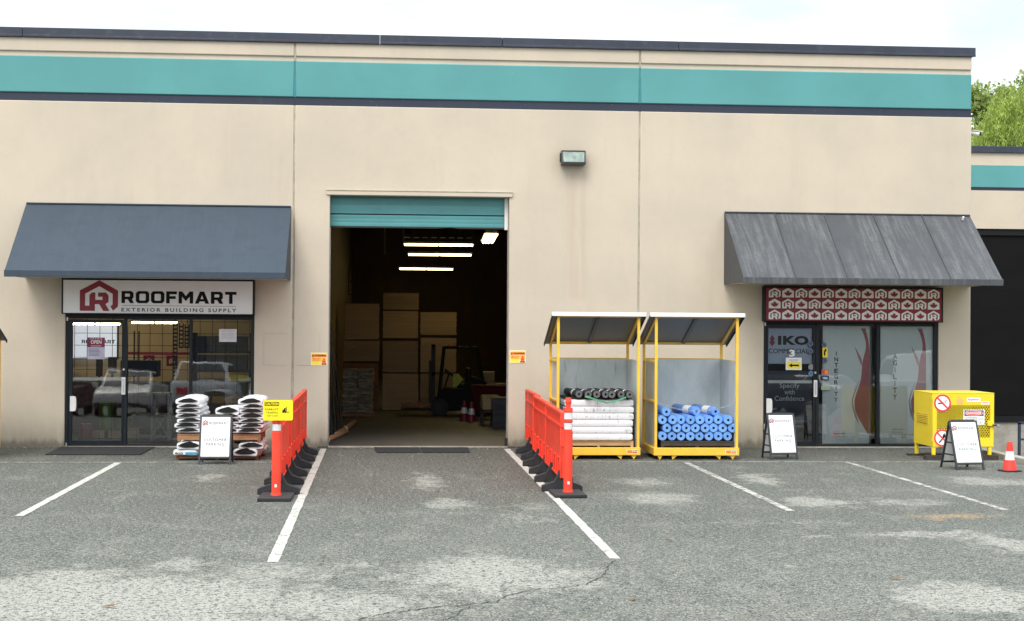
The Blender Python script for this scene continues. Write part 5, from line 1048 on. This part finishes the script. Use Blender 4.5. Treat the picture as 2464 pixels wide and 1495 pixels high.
def d_mc(d,h,H): d.disc(-.022,.045,.038,-.0016,m=0,n=20); d.disc(.022,.045,.038,-.0024,m=1,n=20)
printed('card_sticker','pale card sticker with red and orange discs on the middle pane','sticker',7.605,7.735,1.255,1.345,.074,M['board_g'],d_mc,[M['sg_red'],M['warn_o']])
def d_visa(d,h,H): put_text(d,'VISA',-.045,.045,.022,.058,-.0016,0,bold=.03)
printed('card_sticker','navy card sticker with white letters on the middle pane','sticker',7.605,7.735,1.155,1.235,.074,bl_,d_visa,[M['board']])
printed('label','pale green label strip on the middle pane','label',7.60,7.75,.99,1.06,.074,pmat('label_green',(.28,.36,.26),.5))
bld = thing('window_blind','narrow drawn blind between the two grey banners','blind',(8.525,.30,.06)); MB().prism([(-.05,-.02),(.03,0),(.05,.04),(-.03,.02)],'z',0,2.03).build('slat',M['dimwall'],bld)

# ------------------------------------------------------------------ trees behind the rear wing
bark = pmat('bark',(.09,.07,.05),.9,var=.3)
def leafmat(name, c):
    m, t, b = newmat(name); N = NT(t); n = N.noise(N.pos(), 2.0, 3); q = N.mix(N.smap(n,.3,.7), tuple(x*.65 for x in c), tuple(x*1.35 for x in c))
    N.l(q, b.inputs['Base Color']); b.inputs['Roughness'].default_value = .55; b.inputs['Transmission Weight'].default_value = 0
    tl = N.n('ShaderNodeBsdfTranslucent'); N.l(q, tl.inputs[0]); ms = N.n('ShaderNodeMixShader'); ms.inputs[0].default_value = .4; o = [x for x in t.nodes if x.type == 'OUTPUT_MATERIAL'][0]
    N.l(b.outputs[0], ms.inputs[1]); N.l(tl.outputs[0], ms.inputs[2]); N.l(ms.outputs[0], o.inputs[0]); return m
LW, LD = leafmat('willow_leaf',(.31,.41,.08)), leafmat('poplar_leaf',(.28,.36,.10))
def tree(x, y, H, rad, label, mat, willow, seed, n):
    r = random.Random(seed); T = thing('willow_tree' if willow else 'poplar_tree', label, 'tree', (x,y,0), 0, 'trees behind the rear wing'); tr_ = MB(); limbs = []
    tr_.cyl((0,0,0),(0,0,H*.45),.32,.22,n=10); tr_.cyl((0,0,H*.45),(.1,0,H*.92),.22,.04,n=8)
    for i in range(16):
        a = r.uniform(0,6.28); z0 = H*r.uniform(.32,.75); q = rad*r.uniform(.45,.9)*(1 if willow else .6); e = (q*math.cos(a),q*math.sin(a),min(H*.97,z0+H*r.uniform(.12,.28))); tr_.cyl((0,0,z0),e,.09,.02,n=6); limbs.append(e)
    tr_.build('trunk',bark,T); c = MB()
    def leaf(p, d, L, wv):
        a = d.cross(Vector((r.uniform(-1,1),r.uniform(-1,1),r.uniform(-1,1)))).normalized()*wv; c.add([p-a*.2,p+d*L*.5+a,p+d*L,p+d*L*.5-a],[(0,1,2,3)])
    if willow:
        for i in range(n):
            a = r.uniform(0,6.28); q = rad*math.sqrt(r.random()); top = H*(1-.34*(q/rad)**2)*r.uniform(.84,1.0); p = Vector((q*math.cos(a),q*math.sin(a),top)); ln = r.uniform(.8,2.6); s = int(ln/.10); dr = Vector((r.uniform(-.3,.3),r.uniform(-.3,.3),-1)).normalized()
            for k_ in range(s):
                p = p+dr*.10+Vector((r.uniform(-.02,.02),r.uniform(-.02,.02),0)); d = Vector((r.uniform(-.8,.8),r.uniform(-.8,.8),-1)).normalized(); leaf(p,d,r.uniform(.14,.24),r.uniform(.018,.032))
    else:
        cl_ = []
        for i in range(70):
            z = H*r.uniform(.35,1.0); q = rad*(1.05-abs(z/H-.55)*1.5)*r.uniform(.2,1); a = r.uniform(0,6.28); cl_.append((Vector((q*math.cos(a),q*math.sin(a),z)),r.uniform(.35,.8)))
        for i in range(n):
            o_, s = r.choice(cl_); d = Vector((r.gauss(0,1),r.gauss(0,1),r.gauss(0,1))).normalized(); p = o_+d*s*r.random()**.4; leaf(p,Vector((r.uniform(-1,1),r.uniform(-1,1),r.uniform(-.8,.8))).normalized(),r.uniform(.14,.26),r.uniform(.06,.11))
    q = c.build('crown',mat,T); return T
tree(26.6,38,12.6,2.8,'light green weeping willow drooping over the rear wing roof',LW,True,1,3300)
tree(26.6,43,12.7,1.8,'darker poplar at the building corner behind the willow',LD,False,2,9000); tree(28.6,45,13.3,1.2,'narrow poplar spire rising behind the willow beside the darker poplar',LD,False,3,6500); tree(30.5,46,13.8,1.3,'tallest poplar spire at the picture edge behind the willow',LD,False,4,8000)

# ------------------------------------------------------------------ the lot behind the camera, seen mirrored in the shop glass
def car(x, y, rz, label, paint, kind, name='parked_car'):
    V = thing(name, label, 'van' if kind == 'van' else 'car', (x,y,0), RAD(rz), 'vehicles parked across the lot'); m = pmat('paint_'+label.split()[0]+'_'+kind, paint, .3, .2 if kind != 'van' else 0, var=.03)
    L, W2, zb, zr = dict(sedan=(4.6,.90,.98,1.45),suv=(4.5,.93,1.08,1.70),van=(5.2,1.0,1.25,2.25))[kind]; h = L/2; gk = dict(sedan=((-.62,.62),(-.34,.30)),suv=((-.96,.55),(-.82,.22)),van=((-.98,.66),(-.96,.48)))[kind]
    body = [(-h,.35),(-h+.05,.25),(h-.05,.25),(h,.40),(h-.02,.72),(h-.25,.84),(gk[0][1]*h,zb),(gk[0][0]*h,zb),(-h+.03,zb-.04 if kind != 'sedan' else .95)]
    vs, n = [], len(body)
    for s, q in ((-1,.90),(-1,1.0),(1,1.0),(1,.90)):
        for a, z in body: vs.append((s*W2*q if q == 1 else s*W2*.985, a*(1 if q == 1 else .985), z if q == 1 else z-.01))
    B = MB(); B.add([v for v in vs[n:3*n]],[tuple(range(n)),tuple(range(2*n-1,n-1,-1))]+[(i,(i+1)%n,n+(i+1)%n,n+i) for i in range(n)]); B.build('body',m,V,bevel=.07)
    (a0,a1),(r0,r1) = gk; A = [(-W2*.95,a0*h,zb-.02),(W2*.95,a0*h,zb-.02),(W2*.95,a1*h,zb-.02),(-W2*.95,a1*h,zb-.02)]; R_ = [(-W2*.76,r0*h,zr),(W2*.76,r0*h,zr),(W2*.76,r1*h,zr),(-W2*.76,r1*h,zr)]
    c = MB(); c.add(A+R_,[(0,1,5,4),(1,2,6,5),(2,3,7,6),(3,0,4,7),(4,5,6,7)]); c.build('cabin',m,V,bevel=.05)
    def win(i, j, lo, hi, m0, m1, nm='window'):
        a, b_, e, f_ = (Vector(A[i]),Vector(A[j]),Vector(R_[j]),Vector(R_[i])); P = lambda u, v: (a+(b_-a)*u)*(1-v)+(f_+(e-f_)*u)*v; nrm = (b_-a).cross(f_-a).normalized()*.012; q = [P(m0,lo)+nrm,P(m1,lo)+nrm,P(m1,hi)+nrm,P(m0,hi)+nrm]; MB().add(q,[(0,1,2,3)]).build(nm,carglass,V)
    win(0,1,.12,.9,.07,.93,'rear_window'); win(2,3,.08,.92,.06,.94,'windscreen')
    for i, j in ((1,2),(3,0)):
        if kind == 'van': win(i,j,.2,.85,.72 if i == 1 else .05,.95 if i == 1 else .28)
        else: win(i,j,.12,.86,.08,.48); win(i,j,.12,.86,.53,.92)
    for sx in (-1,1):
        for yy in (-h*.58,h*.62):
            w_ = MB().cyl((sx*(W2-.2),yy,.33),(sx*(W2+.012),yy,.33),.33,n=22).build('wheel',M['rubber'],V); MB().cyl((sx*(W2+.012),yy,.33),(sx*(W2+.02),yy,.33),.21,n=16).build('rim',M['chrome'],w_)
        MB().box(sx*W2*.62-.16,sx*W2*.62+.16,-h-.012,-h+.06,.72,.90).build('tail_light',M['sg_red'],V); MB().box(sx*W2*.66-.17,sx*W2*.66+.17,h-.16,h+.008,.60,.74).build('headlight',M['reflect'],V); MB().box(sx*(W2+.08)-.09,sx*(W2+.08)+.09,gk[0][1]*h-.25,gk[0][1]*h-.12,zb-.02,zb+.12).build('mirror',m,V,bevel=.02)
    MB().box(-.26,.26,-h-.014,-h+.02,.50,.62).build('number_plate',M['board'],V); MB().box(-W2*.97,W2*.97,-h-.03,h+.03,.26,.42).build('bumper',M['rubber'],V,bevel=.03)
    return V
carglass = pmat('car_glass',(.02,.025,.03),.06,spec=.8)
car(-3.3,-26.6,0,'white hatchback parked behind the viewpoint facing the shop',(.75,.76,.77),'suv'); car(-5.6,-25.6,180,'silver family car backed in behind the viewpoint',(.72,.73,.74),'suv'); car(-8.1,-26.0,0,'pearl sedan second along the row behind the viewpoint',(.62,.62,.60),'sedan'); car(-10.6,-26.2,180,'maroon sedan at the far end of the row behind the viewpoint',(.10,.015,.02),'sedan')
car(13.6,-28.5,84,'black sedan side-on across from the office entrance',(.02,.022,.028),'sedan'); car(16.3,-31.5,150,'cream sedan across the lot from the office windows',(.66,.66,.64),'sedan'); car(19.9,-30.5,172,'plain white delivery van across from the office windows',(.80,.80,.79),'van','parked_van')
OB = thing('added_warehouse','added unseen dark beige warehouse with navy roller doors, darkening the glass reflections','building',(0,-62,0)); ow = pmat('added_wall',(.13,.12,.10),.8);  # unseen building added behind the camera to darken reflections in the shop glass
MB().box(-80,80,-12,0,-.2,8.2).build('wall',ow,OB); MB().box(-80.1,80.1,-12.1,.08,8.2,8.5).build('roof_coping',M['coping'],OB)
for x in range(-70,80,14): MB().box(x,x+4.5,.002,.06,0,4.2).build('roller_door',M['navy'],OB); MB().box(x+7,x+10,.002,.05,.4,2.4).build('window',carglass,OB)
